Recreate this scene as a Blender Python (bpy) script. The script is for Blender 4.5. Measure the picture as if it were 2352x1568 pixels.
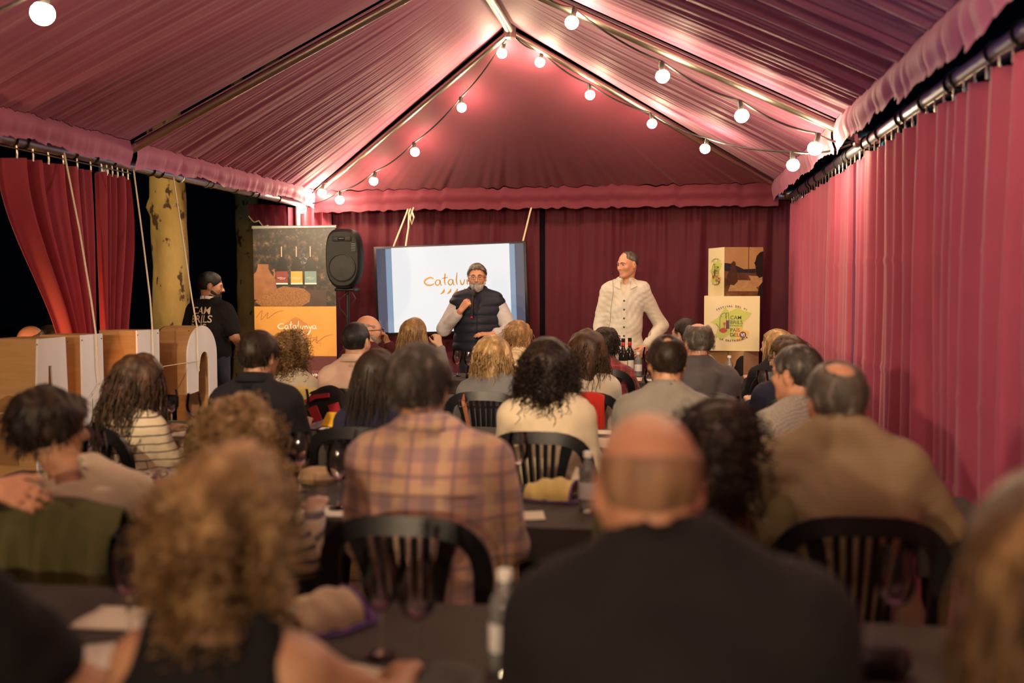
import bpy, bmesh, math, random
import numpy as np
from mathutils import Vector, Matrix

scene = bpy.context.scene
for o in list(bpy.data.objects):
    bpy.data.objects.remove(o)
COL = scene.collection
PI = math.pi

# ------------------------------------------------------------------ camera
cam_d = bpy.data.cameras.new('camera')
cam_d.sensor_width = 36.0
cam_d.lens = 35.0
cam_d.clip_start = 0.05
cam_d.clip_end = 200
cam_d.dof.use_dof = True
cam_d.dof.focus_distance = 7.9
cam_d.dof.aperture_fstop = 1.45
cam_d.dof.aperture_blades = 0
cam = bpy.data.objects.new('camera', cam_d)
COL.objects.link(cam)
cam.location = (1.302, 0.0, 1.504)
cam.rotation_euler = (PI / 2 - 0.0567, 0.0026, 0.154)
scene.camera = cam

# ------------------------------------------------------------------ view, world
vs = scene.view_settings
vs.view_transform = 'Standard'
vs.look = 'None'
vs.gamma = 1.0
vs.use_curve_mapping = False
vs.exposure = 0.0
scene.cycles.max_bounces = 7
scene.cycles.diffuse_bounces = 2
scene.cycles.glossy_bounces = 2
scene.cycles.transmission_bounces = 12
scene.cycles.transparent_max_bounces = 24
scene.cycles.sample_clamp_indirect = 4.0
scene.cycles.caustics_reflective = False
scene.cycles.caustics_refractive = False
scene.cycles.use_denoising = True
scene.cycles.use_adaptive_sampling = True
scene.cycles.adaptive_threshold = 0.06

world = bpy.data.worlds.new('night')
scene.world = world
world.use_nodes = True
world.node_tree.nodes['Background'].inputs[0].default_value = (0.010, 0.013, 0.024, 1)
world.node_tree.nodes['Background'].inputs[1].default_value = 0.05

BULB_E = 245.0          # emission of every festoon bulb
BULB_C = (1.0, 0.74, 0.46)
SCREEN_E = 0.85

def lamp(name, kind, loc, power, color, size=0.1, target=None, angle=None):
    ld = bpy.data.lights.new(name, kind)
    ld.energy = power
    ld.color = color
    if kind in ('POINT', 'SPOT'):
        ld.shadow_soft_size = size
    if kind == 'SPOT':
        ld.spot_size = angle or 1.2
        ld.spot_blend = 0.6
    o = bpy.data.objects.new(name, ld)
    COL.objects.link(o)
    o.location = loc
    if target is not None:
        o.rotation_euler = (Vector(target) - Vector(loc)).to_track_quat('-Z', 'Y').to_euler()
    return o

# street light of the terrace outside, beside the plane tree, and a table candle behind the letters
lamp('terrace_light', 'SPOT', (-3.4, 7.4, 3.4), 200, (1.0, 0.72, 0.34), 0.15, (-4.05, 10.3, 1.7), 0.75)
lamp('street_light', 'POINT', (5.2, 3.4, 4.4), 260, (0.45, 0.72, 1.0), 0.15)
lamp('street_light', 'POINT', (-6.5, 2.0, 5.0), 60, (0.55, 0.78, 1.0), 0.15)
lamp('terrace_table_light', 'POINT', (-2.85, 5.75, 0.95), 34, (1.0, 0.40, 0.12), 0.06)
# stage light that the festival has beside the screen, turned on the speakers
lamp('stage_light', 'SPOT', (-1.9, 7.3, 2.45), 150, (1.0, 0.80, 0.58), 0.12, (1.15, 9.2, 1.35), 0.62)

lamp('banner_fill', 'SPOT', (-2.46, 7.32, 2.33), 270, (1.0, 0.74, 0.46), 0.04, (-2.2, 9.3, 1.5), 0.95)  # unseen fill lamp added behind the left valance to brighten the banner
lamp('left_side_fill', 'SPOT', (2.15, 6.3, 2.36), 150, (0.95, 0.85, 0.75), 0.08, (-2.2, 6.6, 1.0), 0.8)  # added fill from the right for the letter faces and left side
# two warm fill spots added overhead, out of view, to brighten the middle rows
SPOTS = (((-0.8, 0.0, 2.95), (-0.7, 7.0, 0.9), 760), ((0.95, 0.0, 2.9), (0.95, 7.0, 0.9), 760))
for l_, t_, p_ in SPOTS:
    lamp('row_fill_spot', 'SPOT', l_, p_, (1.0, 0.74, 0.47), 0.08, t_, math.radians(31))
# two warm fill floods added outside the entrance to brighten the audience's backs
FLOODS = (((-1.3, -7.5, 2.22), (-0.4, 6.5, 0.9), 1500), ((1.9, -7.5, 2.15), (1.0, 6.5, 0.9), 650))
for l_, t_, p_ in FLOODS:
    lamp('audience_fill_flood', 'SPOT', l_, p_, (1.0, 0.72, 0.44), 0.10, t_, math.radians(44))

# ------------------------------------------------------------------ helpers
def V(*a):
    return np.array(a, float)

def tag(o, label=None, cat=None, group=None, kind=None):
    if label: o['label'] = label
    if cat: o['category'] = cat
    if group: o['group'] = group
    if kind: o['kind'] = kind
    return o

def empty(name, loc=(0, 0, 0), rz=0.0):
    o = bpy.data.objects.new(name, None)
    o.empty_display_size = 0.05
    COL.objects.link(o)
    o.location = loc
    o.rotation_euler = (0, 0, rz)
    return o

def mesh_obj(name, verts, faces, mat=None, parent=None, smooth=True):
    me = bpy.data.meshes.new(name)
    verts = np.asarray(verts, np.float32)
    if isinstance(faces, np.ndarray):
        n, k = faces.shape
        me.vertices.add(len(verts))
        me.vertices.foreach_set('co', verts.ravel())
        me.loops.add(n * k)
        me.loops.foreach_set('vertex_index', faces.astype(np.int32).ravel())
        me.polygons.add(n)
        me.polygons.foreach_set('loop_start', np.arange(0, n * k, k, dtype=np.int32))
        me.polygons.foreach_set('use_smooth', np.full(n, smooth))
        me.update(calc_edges=True)
        me.validate()
    else:
        me.from_pydata(verts.tolist(), [], faces)
        if smooth:
            me.polygons.foreach_set('use_smooth', np.full(len(me.polygons), True))
        me.update()
    o = bpy.data.objects.new(name, me)
    COL.objects.link(o)
    if mat is not None:
        for m in (mat if isinstance(mat, (list, tuple)) else [mat]):
            me.materials.append(m)
    if parent is not None:
        o.parent = parent
    return o

class MB:
    """collects primitive shapes of one part"""
    def __init__(self):
        self.v = []; self.f = []; self.n = 0
    def add(self, verts, faces):
        verts = [tuple(map(float, p)) for p in verts]
        self.v += verts
        self.f += [tuple(i + self.n for i in f) for f in faces]
        self.n += len(verts)
        return self
    def box(self, c, s, rz=0.0, bev=0.0):
        cx, cy, cz = c; sx, sy, sz = s[0] / 2, s[1] / 2, s[2] / 2
        ca, sa = math.cos(rz), math.sin(rz)
        if bev <= 0:
            pts = [(x, y, z) for z in (-sz, sz) for x, y in ((-sx, -sy), (sx, -sy), (sx, sy), (-sx, sy))]
            fs = [(3, 2, 1, 0), (4, 5, 6, 7), (0, 1, 5, 4), (1, 2, 6, 5), (2, 3, 7, 6), (3, 0, 4, 7)]
        else:
            b = bev
            ring = [(-sx + b, -sy), (sx - b, -sy), (sx, -sy + b), (sx, sy - b), (sx - b, sy), (-sx + b, sy), (-sx, sy - b), (-sx, -sy + b)]
            inn = [(x * (1 - b / sx * 0.8), y * (1 - b / sy * 0.8)) for x, y in ring]
            pts = [(x, y, -sz) for x, y in inn] + [(x, y, -sz + b) for x, y in ring] + [(x, y, sz - b) for x, y in ring] + [(x, y, sz) for x, y in inn]
            fs = [tuple(range(7, -1, -1)), tuple(range(24, 32))]
            for k in range(3):
                for i in range(8):
                    j = (i + 1) % 8
                    fs.append((k * 8 + i, k * 8 + j, k * 8 + 8 + j, k * 8 + 8 + i))
        pts = [(cx + x * ca - y * sa, cy + x * sa + y * ca, cz + z) for x, y, z in pts]
        return self.add(pts, fs)
    def tube(self, pts, r, n=8, cap=True, sq=1.0):
        pts = [V(*p) for p in pts]
        rr = r if isinstance(r, (list, tuple, np.ndarray)) else [r] * len(pts)
        vs_, fs = [], []
        prev = None
        for i, p in enumerate(pts):
            t = pts[min(i + 1, len(pts) - 1)] - pts[max(i - 1, 0)]
            t = t / (np.linalg.norm(t) + 1e-9)
            if prev is None:
                a = V(0, 0, 1) if abs(t[2]) < 0.9 else V(1, 0, 0)
                u = np.cross(a, t)
            else:
                u = prev - t * (prev @ t)
            u = u / (np.linalg.norm(u) + 1e-9); prev = u
            w = np.cross(t, u)
            for k in range(n):
                an = 2 * PI * k / n
                vs_.append(p + rr[i] * (math.cos(an) * u + sq * math.sin(an) * w))
        for i in range(len(pts) - 1):
            for k in range(n):
                j = (k + 1) % n
                fs.append((i * n + k, i * n + j, i * n + n + j, i * n + n + k))
        if cap:
            fs.append(tuple(range(n - 1, -1, -1)))
            m = (len(pts) - 1) * n
            fs.append(tuple(range(m, m + n)))
        return self.add(vs_, fs)
    def ribbon(self, pts, w, t, nrm):
        """rectangular section swept along pts; nrm = thickness direction (one or per point)"""
        pts = [V(*p) for p in pts]
        m = len(pts)
        ww = w if isinstance(w, (list, tuple)) else [w] * m
        nn = [V(*x) for x in nrm] if isinstance(nrm, list) else [V(*nrm)] * m
        vs_, fs = [], []
        for i, p in enumerate(pts):
            tg = pts[min(i + 1, m - 1)] - pts[max(i - 1, 0)]
            tg /= np.linalg.norm(tg) + 1e-9
            n_ = nn[i] - tg * (nn[i] @ tg); n_ /= np.linalg.norm(n_) + 1e-9
            s = np.cross(tg, n_)
            for a, b in ((-1, -1), (1, -1), (1, 1), (-1, 1)):
                vs_.append(p + s * a * ww[i] / 2 + n_ * b * t / 2)
        for i in range(m - 1):
            for k in range(4):
                j = (k + 1) % 4
                fs.append((i * 4 + k, i * 4 + j, i * 4 + 4 + j, i * 4 + 4 + k))
        fs.append((3, 2, 1, 0)); q = (m - 1) * 4
        fs.append((q, q + 1, q + 2, q + 3))
        return self.add(vs_, fs)
    def lathe(self, prof, n=20, c=(0, 0, 0), closed=True):
        vs_, fs = [], []
        for r, z in prof:
            for k in range(n):
                a = 2 * PI * k / n
                vs_.append((c[0] + r * math.cos(a), c[1] + r * math.sin(a), c[2] + z))
        for i in range(len(prof) - 1):
            for k in range(n):
                j = (k + 1) % n
                fs.append((i * n + k, i * n + j, i * n + n + j, i * n + n + k))
        if closed:
            if prof[0][0] > 1e-4: fs.append(tuple(range(n - 1, -1, -1)))
            if prof[-1][0] > 1e-4:
                m = (len(prof) - 1) * n
                fs.append(tuple(range(m, m + n)))
        return self.add(vs_, fs)
    def prism(self, poly, o, ux, uy, depth):
        """polygon poly (2D) in plane (o, ux, uy) extruded by vector depth"""
        o, ux, uy, depth = V(*o), V(*ux), V(*uy), V(*depth)
        a = [o + ux * x + uy * y for x, y in poly]
        m = len(a)
        vs_ = a + [p + depth for p in a]
        fs = [tuple(range(m)), tuple(range(2 * m - 1, m - 1, -1))]
        fs += [(i, i + m, (i + 1) % m + m, (i + 1) % m) for i in range(m)]
        return self.add(vs_, fs)
    def build(self, name, mat=None, parent=None, smooth=False, auto=True):
        o = mesh_obj(name, self.v, self.f, mat, parent, smooth)
        bm = bmesh.new(); bm.from_mesh(o.data); bmesh.ops.recalc_face_normals(bm, faces=bm.faces); bm.to_mesh(o.data); bm.free()
        if smooth and auto:
            try:
                o.data.set_sharp_from_angle(angle=math.radians(42))
            except Exception:
                pass
        return o

def grid_obj(name, fn, nu, nv, mat, parent=None):
    u, v = np.meshgrid(np.linspace(0, 1, nu + 1), np.linspace(0, 1, nv + 1), indexing='ij')
    P = fn(u, v)
    verts = np.stack(P, -1).reshape(-1, 3)
    i, j = np.meshgrid(np.arange(nu), np.arange(nv), indexing='ij')
    a = (i * (nv + 1) + j).ravel()
    faces = np.stack([a, a + nv + 1, a + nv + 2, a + 1], -1)
    return mesh_obj(name, verts, faces, mat, parent)

def copy_tree(o, parent=None):
    c = o.copy()
    COL.objects.link(c)
    c.parent = parent
    for ch in o.children:
        copy_tree(ch, c)
    return c

def text_mesh(txt, size=1.0, bold=0.0, align='LEFT', xs=1.0):
    """flat lettering as a mesh in the xy plane; returns verts, faces"""
    cu = bpy.data.curves.new('lettering', 'FONT')
    cu.body = txt; cu.size = size; cu.offset = bold; cu.align_x = align; cu.resolution_u = 3
    ob = bpy.data.objects.new('lettering', cu)
    COL.objects.link(ob)
    dg = bpy.context.evaluated_depsgraph_get()
    me = bpy.data.meshes.new_from_object(ob.evaluated_get(dg))
    v = np.array([tuple(p.co) for p in me.vertices]); v = v.reshape(-1, 3)
    f = [tuple(p.vertices) for p in me.polygons]
    bpy.data.objects.remove(ob); bpy.data.curves.remove(cu); bpy.data.meshes.remove(me)
    v[:, 0] *= xs
    return v, f

# ------------------------------------------------------------------ materials
MATS = {}
def nodes(name):
    m = bpy.data.materials.new(name)
    m.use_nodes = True
    nt = m.node_tree
    return m, nt, nt.nodes['Principled BSDF']

def mix_col(nt, fac, a, b):
    n = nt.nodes.new('ShaderNodeMix'); n.data_type = 'RGBA'
    for sock, val in ((n.inputs[0], fac), (n.inputs[6], a), (n.inputs[7], b)):
        if hasattr(val, 'is_output'): nt.links.new(val, sock)
        elif isinstance(val, (int, float)): sock.default_value = val
        else: sock.default_value = (*val, 1)
    return n.outputs[2]

def noise(nt, scale, detail=3, vec=None, rough=0.5, dist=0.0):
    n = nt.nodes.new('ShaderNodeTexNoise')
    n.inputs['Scale'].default_value = scale; n.inputs['Detail'].default_value = detail
    n.inputs['Roughness'].default_value = rough; n.inputs['Distortion'].default_value = dist
    if vec is not None: nt.links.new(vec, n.inputs['Vector'])
    return n.outputs['Fac']

def obj_vec(nt, sc=(1, 1, 1), rot=(0, 0, 0), kind='Object'):
    t = nt.nodes.new('ShaderNodeTexCoord'); m = nt.nodes.new('ShaderNodeMapping')
    m.inputs['Scale'].default_value = sc; m.inputs['Rotation'].default_value = rot
    nt.links.new(t.outputs[kind], m.inputs['Vector'])
    return m.outputs[0]

def ramp(nt, fac, stops):
    r = nt.nodes.new('ShaderNodeValToRGB')
    el = r.color_ramp.elements
    while len(el) < len(stops): el.new(0.5)
    for e, (p, c) in zip(el, stops):
        e.position = p; e.color = (*c, 1) if not isinstance(c, (int, float)) else (c, c, c, 1)
    nt.links.new(fac, r.inputs[0])
    return r.outputs[0]

def math_n(nt, op, a, b=None):
    n = nt.nodes.new('ShaderNodeMath'); n.operation = op
    for s, v_ in ((n.inputs[0], a), (n.inputs[1], b)):
        if v_ is None: continue
        if hasattr(v_, 'is_output'): nt.links.new(v_, s)
        else: s.default_value = v_
    return n.outputs[0]

def add_bump(nt, b, h, strength=0.3, dist=0.005):
    n = nt.nodes.new('ShaderNodeBump')
    n.inputs['Strength'].default_value = strength; n.inputs['Distance'].default_value = dist
    nt.links.new(h, n.inputs['Height']); nt.links.new(n.outputs[0], b.inputs['Normal'])

def M(name, col, rough=0.6, var=0.18, scale=14.0, bump=0.0, bscale=None, metal=0.0, sheen=0.0, sc=(1, 1, 1), emit=0.0, ecol=None, spec=None, trans=0.0, ior=1.45, alpha=1.0):
    if name in MATS: return MATS[name]
    m, nt, b = nodes(name)
    vec = obj_vec(nt, sc)
    n = noise(nt, scale, 4, vec)
    hi = tuple(min(1, c * (1 + var)) for c in col); lo = tuple(c * (1 - var) for c in col)
    nt.links.new(mix_col(nt, n, lo, hi), b.inputs['Base Color'])
    b.inputs['Roughness'].default_value = rough; b.inputs['Metallic'].default_value = metal
    if sheen: b.inputs['Sheen Weight'].default_value = sheen; b.inputs['Sheen Roughness'].default_value = 0.4
    if spec is not None: b.inputs['Specular IOR Level'].default_value = spec
    if emit:
        b.inputs['Emission Color'].default_value = (*(ecol or col), 1); b.inputs['Emission Strength'].default_value = emit
    if trans: b.inputs['Transmission Weight'].default_value = trans; b.inputs['IOR'].default_value = ior
    if alpha < 1: b.inputs['Alpha'].default_value = alpha
    if bump:
        add_bump(nt, b, noise(nt, bscale or scale * 4, 4, vec), bump)
    MATS[name] = m
    return m

def cloth_mat(name, col, weave=420, rough=0.85, var=0.22, sheen=0.25):
    if name in MATS: return MATS[name]
    m, nt, b = nodes(name)
    vec = obj_vec(nt)
    n = noise(nt, 9, 4, vec)
    fine = noise(nt, weave, 2, vec)
    c = mix_col(nt, n, tuple(x * (1 - var) for x in col), tuple(min(1, x * (1 + var)) for x in col))
    c2 = mix_col(nt, math_n(nt, 'MULTIPLY', fine, 0.35), c, tuple(x * 0.6 for x in col))
    nt.links.new(c2, b.inputs['Base Color'])
    b.inputs['Roughness'].default_value = rough
    b.inputs['Sheen Weight'].default_value = sheen * min(1.0, sum(col) / 0.6) * 0.6
    b.inputs['Specular IOR Level'].default_value = 0.2
    add_bump(nt, b, fine, 0.25, 0.002)
    MATS[name] = m
    return m

def tent_mat(name, col, transl=0.22):
    """tent cloth: thin woven polyester that lets some light through"""
    if name in MATS: return MATS[name]
    m, nt, b = nodes(name)
    vec = obj_vec(nt)
    n = noise(nt, 2.2, 5, vec)
    c = mix_col(nt, n, tuple(x * 0.82 for x in col), tuple(min(1, x * 1.18) for x in col))
    nt.links.new(c, b.inputs['Base Color'])
    b.inputs['Roughness'].default_value = 0.62
    b.inputs['Sheen Weight'].default_value = 0.35
    b.inputs['Sheen Tint'].default_value = (1.0, 0.72, 0.75, 1)
    b.inputs['Specular IOR Level'].default_value = 0.25
    add_bump(nt, b, noise(nt, 160, 2, vec), 0.12, 0.002)
    tr = nt.nodes.new('ShaderNodeBsdfTranslucent')
    nt.links.new(c, tr.inputs[0])
    mx = nt.nodes.new('ShaderNodeMixShader'); mx.inputs[0].default_value = transl
    nt.links.new(b.outputs[0], mx.inputs[1]); nt.links.new(tr.outputs[0], mx.inputs[2])
    nt.links.new(mx.outputs[0], nt.nodes['Material Output'].inputs[0])
    MATS[name] = m
    return m

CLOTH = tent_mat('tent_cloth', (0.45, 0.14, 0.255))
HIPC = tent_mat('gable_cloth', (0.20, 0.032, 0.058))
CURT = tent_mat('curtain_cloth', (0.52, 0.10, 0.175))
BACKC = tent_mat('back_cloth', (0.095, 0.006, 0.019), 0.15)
BRASS = M('frame_metal', (0.50, 0.44, 0.36), 0.34, 0.12, 6, metal=1.0)
CHROME = M('eave_metal', (0.50, 0.56, 0.64), 0.42, 0.1, 6, metal=1.0)
HOOK = M('hook_metal', (0.6, 0.55, 0.45), 0.3, 0.1, 6, metal=1.0)
CABLE = M('cable_rubber', (0.02, 0.018, 0.016), 0.45, 0.1, 10)
ROPE = M('rope_fibre', (0.72, 0.62, 0.46), 0.8, 0.2, 120, 0.5, 300)
BLACKP = M('black_plastic', (0.009, 0.009, 0.011), 0.34, 0.2, 30, 0.06, 200, spec=0.28)
BULB = M('lit_bulb', (1, 0.9, 0.75), 0.4, 0.0, 1, emit=BULB_E, ecol=BULB_C)
GLASS = M('clear_glass', (1, 1, 1), 0.02, 0.0, 1, trans=1.0, ior=1.45)
def thin_glass(name, tint=(1, 1, 1), rough=0.0, milk=0.0):
    """thin clear wall: mostly see-through, mirror-like towards grazing angles"""
    m = bpy.data.materials.new(name); m.use_nodes = True
    nt = m.node_tree; nt.nodes.remove(nt.nodes['Principled BSDF'])
    fr = nt.nodes.new('ShaderNodeFresnel'); fr.inputs[0].default_value = 1.6
    ad = math_n(nt, 'ADD', fr.outputs[0], 0.03)
    tr = nt.nodes.new('ShaderNodeBsdfTransparent'); tr.inputs[0].default_value = (*tint, 1)
    gl = nt.nodes.new('ShaderNodeBsdfGlossy'); gl.inputs['Roughness'].default_value = 0.03 + rough
    mx = nt.nodes.new('ShaderNodeMixShader')
    nt.links.new(ad, mx.inputs[0]); nt.links.new(tr.outputs[0], mx.inputs[1]); nt.links.new(gl.outputs[0], mx.inputs[2])
    nt.links.new(mx.outputs[0], nt.nodes['Material Output'].inputs[0])
    if milk:
        df = nt.nodes.new('ShaderNodeBsdfDiffuse'); df.inputs[0].default_value = (0.85, 0.88, 0.9, 1)
        m2 = nt.nodes.new('ShaderNodeMixShader'); m2.inputs[0].default_value = milk
        nt.links.new(mx.outputs[0], m2.inputs[1]); nt.links.new(df.outputs[0], m2.inputs[2]); nt.links.new(m2.outputs[0], nt.nodes['Material Output'].inputs[0])
    MATS[name] = m
    return m
THIN = thin_glass('thin_glass', (0.97, 0.975, 0.97))
PETG = thin_glass('thin_bottle_plastic', (0.95, 0.96, 0.97), 0.06, 0.16)
PAPER = M('paper', (0.78, 0.70, 0.55), 0.8, 0.06, 6, 0.05)
WHITE = M('white_print', (0.85, 0.82, 0.74), 0.6, 0.04, 8)
BLACKC = cloth_mat('black_tablecloth', (0.06, 0.052, 0.046), 300, 0.75, 0.2, 0.1)
PLY = M('plywood', (0.50, 0.28, 0.11), 0.6, 0.22, 5, 0.12, 40, sc=(1, 1, 7))
# ================================================================== the tent
HW, HE, ZR = 2.5, 2.4, 3.616
YM, YB, YA, Y2, Y3 = 6.506, 10.24, 8.305, 2.77, -0.96
EX, EZ = 2.38, 2.462

rng = np.random.default_rng(7)
def folds(seed, ks, amps=None):
    r = np.random.default_rng(seed)
    ph = r.uniform(0, 2 * PI, len(ks)); am = r.uniform(0.5, 1.0, len(ks)) if amps is None else np.array(amps)
    am = am / am.sum()
    return lambda u: sum(a * np.sin(2 * PI * k * u + p) for a, k, p in zip(am, ks, ph))

# floor boards
fl = empty('floor', (0, 0, 0))
tag(fl, 'warm brown wooden board floor under the tables', kind='structure')
PLANK = M('floor_plank', (0.30, 0.15, 0.06), 0.5, 0.3, 3, 0.2, 30, sc=(1, 12, 1))
b = MB().box((0, 0, -0.012), (5.4, 0.137, 0.024), bev=0.004).build('plank', PLANK, fl)
b.location = (0, -1.4, 0)
pk = b
for k in range(1, 86):
    c = pk.copy(); COL.objects.link(c); c.parent = fl
    c.location = (0, -1.4 + k * 0.14, -0.0008 * (k % 3))
gm = M('terrace_stone', (0.06, 0.055, 0.05), 0.9, 0.4, 3, 0.3, 30)
tag(MB().box((0, 8, -0.13), (60, 50, 0.2)).build('ground', gm), 'dark terrace paving outside the tent', kind='structure')

# metal frame
def pole(name, pts, r, mat, label):
    o = MB().tube(pts, r, 12).build(name, mat, None, True)
    tag(o, label, None, None, 'structure')
    return o
pole('roof_ridge_pole', [(0, Y3, ZR), (0, YA, ZR)], 0.036, BRASS, 'metal ridge pole running along the top of the tent roof')
for (y, nm) in ((YM, 'middle'), (Y2, 'second'), (Y3, 'front')):
    for s, sn in ((-1, 'left'), (1, 'right')):
        pole('roof_rafter', [(0, y, ZR - 0.02), (s * HW, y, HE)], 0.032, BRASS, f'{sn} metal rafter of the {nm} roof frame')
for s, sn in ((-1, 'left'), (1, 'right')):
    pole('roof_hip_rafter', [(0, YA, ZR - 0.01), (s * (HW - 0.02), YB, HE + 0.02)], 0.03, BRASS, f'metal hip rafter running down to the {sn} back corner')
    ep = pole('eave_pole', [(s * (HW + 0.02), Y3, HE - 0.03), (s * (HW + 0.02), YB, HE - 0.03)], 0.04, CHROME, f'shiny metal eave pole along the {sn} side')
    for k in range(26):
        y = 1.6 + k * 0.31 + 0.12 * math.sin(k * 2.3)
        MB().tube([(s * (HW + 0.02) + 0.045 * math.cos(t), y + 0.012 * math.sin(t * 0.5 + k), HE - 0.03 + 0.045 * math.sin(t)) for t in np.linspace(0, 2 * PI, 13)], 0.006, 5).build('lacing_cord', CABLE, ep, True)
    for y, yn in ((Y3, 'front'), (Y2, 'second'), (YM, 'middle'), (YB, 'back')):
        pole('tent_post', [(s * (HW + 0.1), y, 0), (s * (HW + 0.1), y, HE)], 0.034, CHROME, f'{yn} upright metal tent post on the {sn} side')
        jc = MB().box((s * HW, y, HE), (0.11, 0.10, 0.09), bev=0.015).build('corner_clamp', HOOK, None, True)
        tag(jc, f'{yn} cast metal frame joint at the {sn} eave', kind='structure')
pole('eave_pole', [(-HW, YB + 0.04, HE - 0.02), (HW, YB + 0.04, HE - 0.02)], 0.036, CHROME, 'metal eave pole across the back of the tent')
jc = MB().lathe([(0.0, -0.07), (0.05, -0.06), (0.055, 0.03), (0.03, 0.06), (0, 0.065)], 14, (0, YA, ZR - 0.005)).build('apex_clamp', BRASS, None, True)
tag(jc, 'metal joint where ridge and hip rafters meet', kind='structure')

def roof_panel(side, y0, y1, t0, t1, seed, label, amp=0.026):
    fa = folds(seed, [7, 10, 13, 17, 22, 28]); fb = folds(seed + 1, [41, 53, 67])
    fw = folds(seed + 2, [1, 2, 3])
    EX, EZ = (2.38, 2.462) if side < 0 else (2.335, 2.480)
    th = math.atan2(ZR - EZ, EX)
    def fn(u, v):
        yb = y0 + 0.025 + (y1 - y0 - 0.05) * u; yt = t0 + 0.02 + (t1 - t0 - 0.04) * u
        y = yb * (1 - v) + yt * v
        w = np.sin(PI * np.clip(u, 0, 1)) ** 0.45
        uu = u + 0.03 * v * np.sin(5 * u)
        n = (fa(uu) * amp * (0.55 + 0.6 * np.abs(fw(u))) + fb(uu) * amp * 0.3) * 1.35 * (1 - v) ** 1.6 * w
        n = n - 0.035 * np.sin(PI * u) * np.sin(PI * v) + 0.012 * np.sin(2 * PI * (v * 1.0)) * np.sin(PI * u)
        x = side * (EX * (1 - v) + n * math.sin(th))
        z = ZR + 0.05 - (ZR - EZ) * (1 - v) + n * math.cos(th)
        return x, y, z
    o = grid_obj('roof_canopy', fn, 230, 32, CLOTH)
    tag(o, label, None, None, 'structure')
    fv = folds(seed + 5, [5, 9, 14, 21]); fd = folds(seed + 6, [1, 2, 4])
    def fv_(u, v):
        x0, y_, z0 = fn(u, np.zeros_like(u))
        drop = (0.155 if side < 0 else 0.175) + 0.025 * fd(u) + 0.05 * (np.exp(-u * 18) + np.exp(-(1 - u) * 18))
        out = 0.022 * np.sin(PI * np.minimum(v * 1.2, 1.0)) + 0.007 * fv(u) * (0.3 + v)
        return x0 - side * out, y_ + 0.0 * u, z0 - drop * v - 0.004
    va = grid_obj('valance', fv_, 160, 14, CLOTH, o)
    return o

roof_panel(-1, YM, YB - 0.1, YM, YA, 11, 'red roof cloth on the left between middle rafter and back corner')
roof_panel(1, YM, YB - 0.1, YM, YA, 31, 'red roof cloth on the right between middle rafter and back corner')
roof_panel(-1, Y2, YM, Y2, YM, 51, 'darker red roof cloth on the left in front of the middle rafter', 0.03)
roof_panel(1, Y2, YM, Y2, YM, 71, 'pleated red roof cloth on the right above the eave pole', 0.06)
roof_panel(-1, Y3, Y2, Y3, Y2, 91, 'red roof cloth overhead on the left of the front bay')
roof_panel(1, Y3, Y2, Y3, Y2, 95, 'red roof cloth overhead on the right of the front bay')

fh = folds(101, [17, 23, 31, 39, 47]); fh2 = folds(103, [1, 2, 3])
def hipf(u, v):
    x = (-EX + 2 * EX * u) * (1 - v)
    n = 0.022 * fh(u) * (1 - v) ** 5 * np.sin(PI * u) ** 0.3 - 0.05 * np.sin(PI * u) * np.sin(PI * v)
    return x, (YB - 0.12) * (1 - v) + (YA + 0.03) * v - n * 0.7, 2.50 * (1 - v) + (ZR + 0.03) * v + n
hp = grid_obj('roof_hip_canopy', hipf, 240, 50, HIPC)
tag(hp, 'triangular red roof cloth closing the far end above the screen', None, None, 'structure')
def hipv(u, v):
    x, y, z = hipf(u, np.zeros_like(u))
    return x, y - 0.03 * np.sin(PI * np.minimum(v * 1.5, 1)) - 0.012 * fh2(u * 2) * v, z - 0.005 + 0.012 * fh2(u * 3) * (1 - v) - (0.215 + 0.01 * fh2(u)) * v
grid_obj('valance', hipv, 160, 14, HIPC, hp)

def gablef(u, v):
    x = (-HW + 2 * HW * u)
    zt = ZR + 0.05 - (ZR - HE) * np.abs(x) / HW
    return x, Y3 - 0.04 + 0.03 * np.sin(9 * x) * (1 - v), 2.27 + (zt - 2.27) * v
tag(grid_obj('front_gable_light_stop', gablef, 60, 10, CLOTH), 'unseen red cloth added in the entrance gable to hold back the floods', None, None, 'structure')  # added out of view to keep the floods off roof and far gable

# ------------------------------------------------------------------ curtains
hookm = MB().tube([(0, 0, 0.045), (0, 0.004, 0.0), (0, 0, -0.03)], 0.006, 6).build('hook', HOOK)
def hooks(parent, pts):
    first = True
    for p in pts:
        c = hookm.copy(); COL.objects.link(c); c.parent = parent; c.location = p
def side_curtain(x, y0, y1, seed, label, amp=0.045, n=7, z0=0.02, z1=2.29):
    L = y1 - y0
    ks = [max(1, int(L * q)) for q in (3.1, 4.6, 6.3, 8.7, 12.1)]
    fa = folds(seed, ks, [1, 1, .8, .5, .3]); fb = folds(seed + 1, [max(1, int(L * 2.2)), max(1, int(L * 3.7))])
    def fn(u, v):
        z = z1 + (z0 - z1) * v
        g = 0.55 + 0.45 * v
        d = amp * (fa(u + 0.012 * np.sin(3 * v + 4 * u)) * 1.3 * (1 - 0.35 * v) + fb(u) * 0.7 * v)
        cr = sum(0.006 * np.exp(-((z - zc - 0.03 * u) / 0.012) ** 2) for zc in (0.62, 1.02, 1.62))
        return x - d - cr, y0 + L * u + 0.012 * np.sin(9 * v + seed), z - 0.012 * np.abs(np.sin(PI * u * L / 0.14)) * (1 - v) ** 8
    o = grid_obj('curtain', fn, int(L * 95), 76, CURT)
    tag(o, label, 'curtain', 'curtains of the right wall' if x > 0 else None)
    k = max(2, int(L / 0.14))
    hooks(o, [(x, y0 + 0.03 + (L - 0.06) * i / (k - 1), z1 + 0.02) for i in range(k)])
    return o
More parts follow.
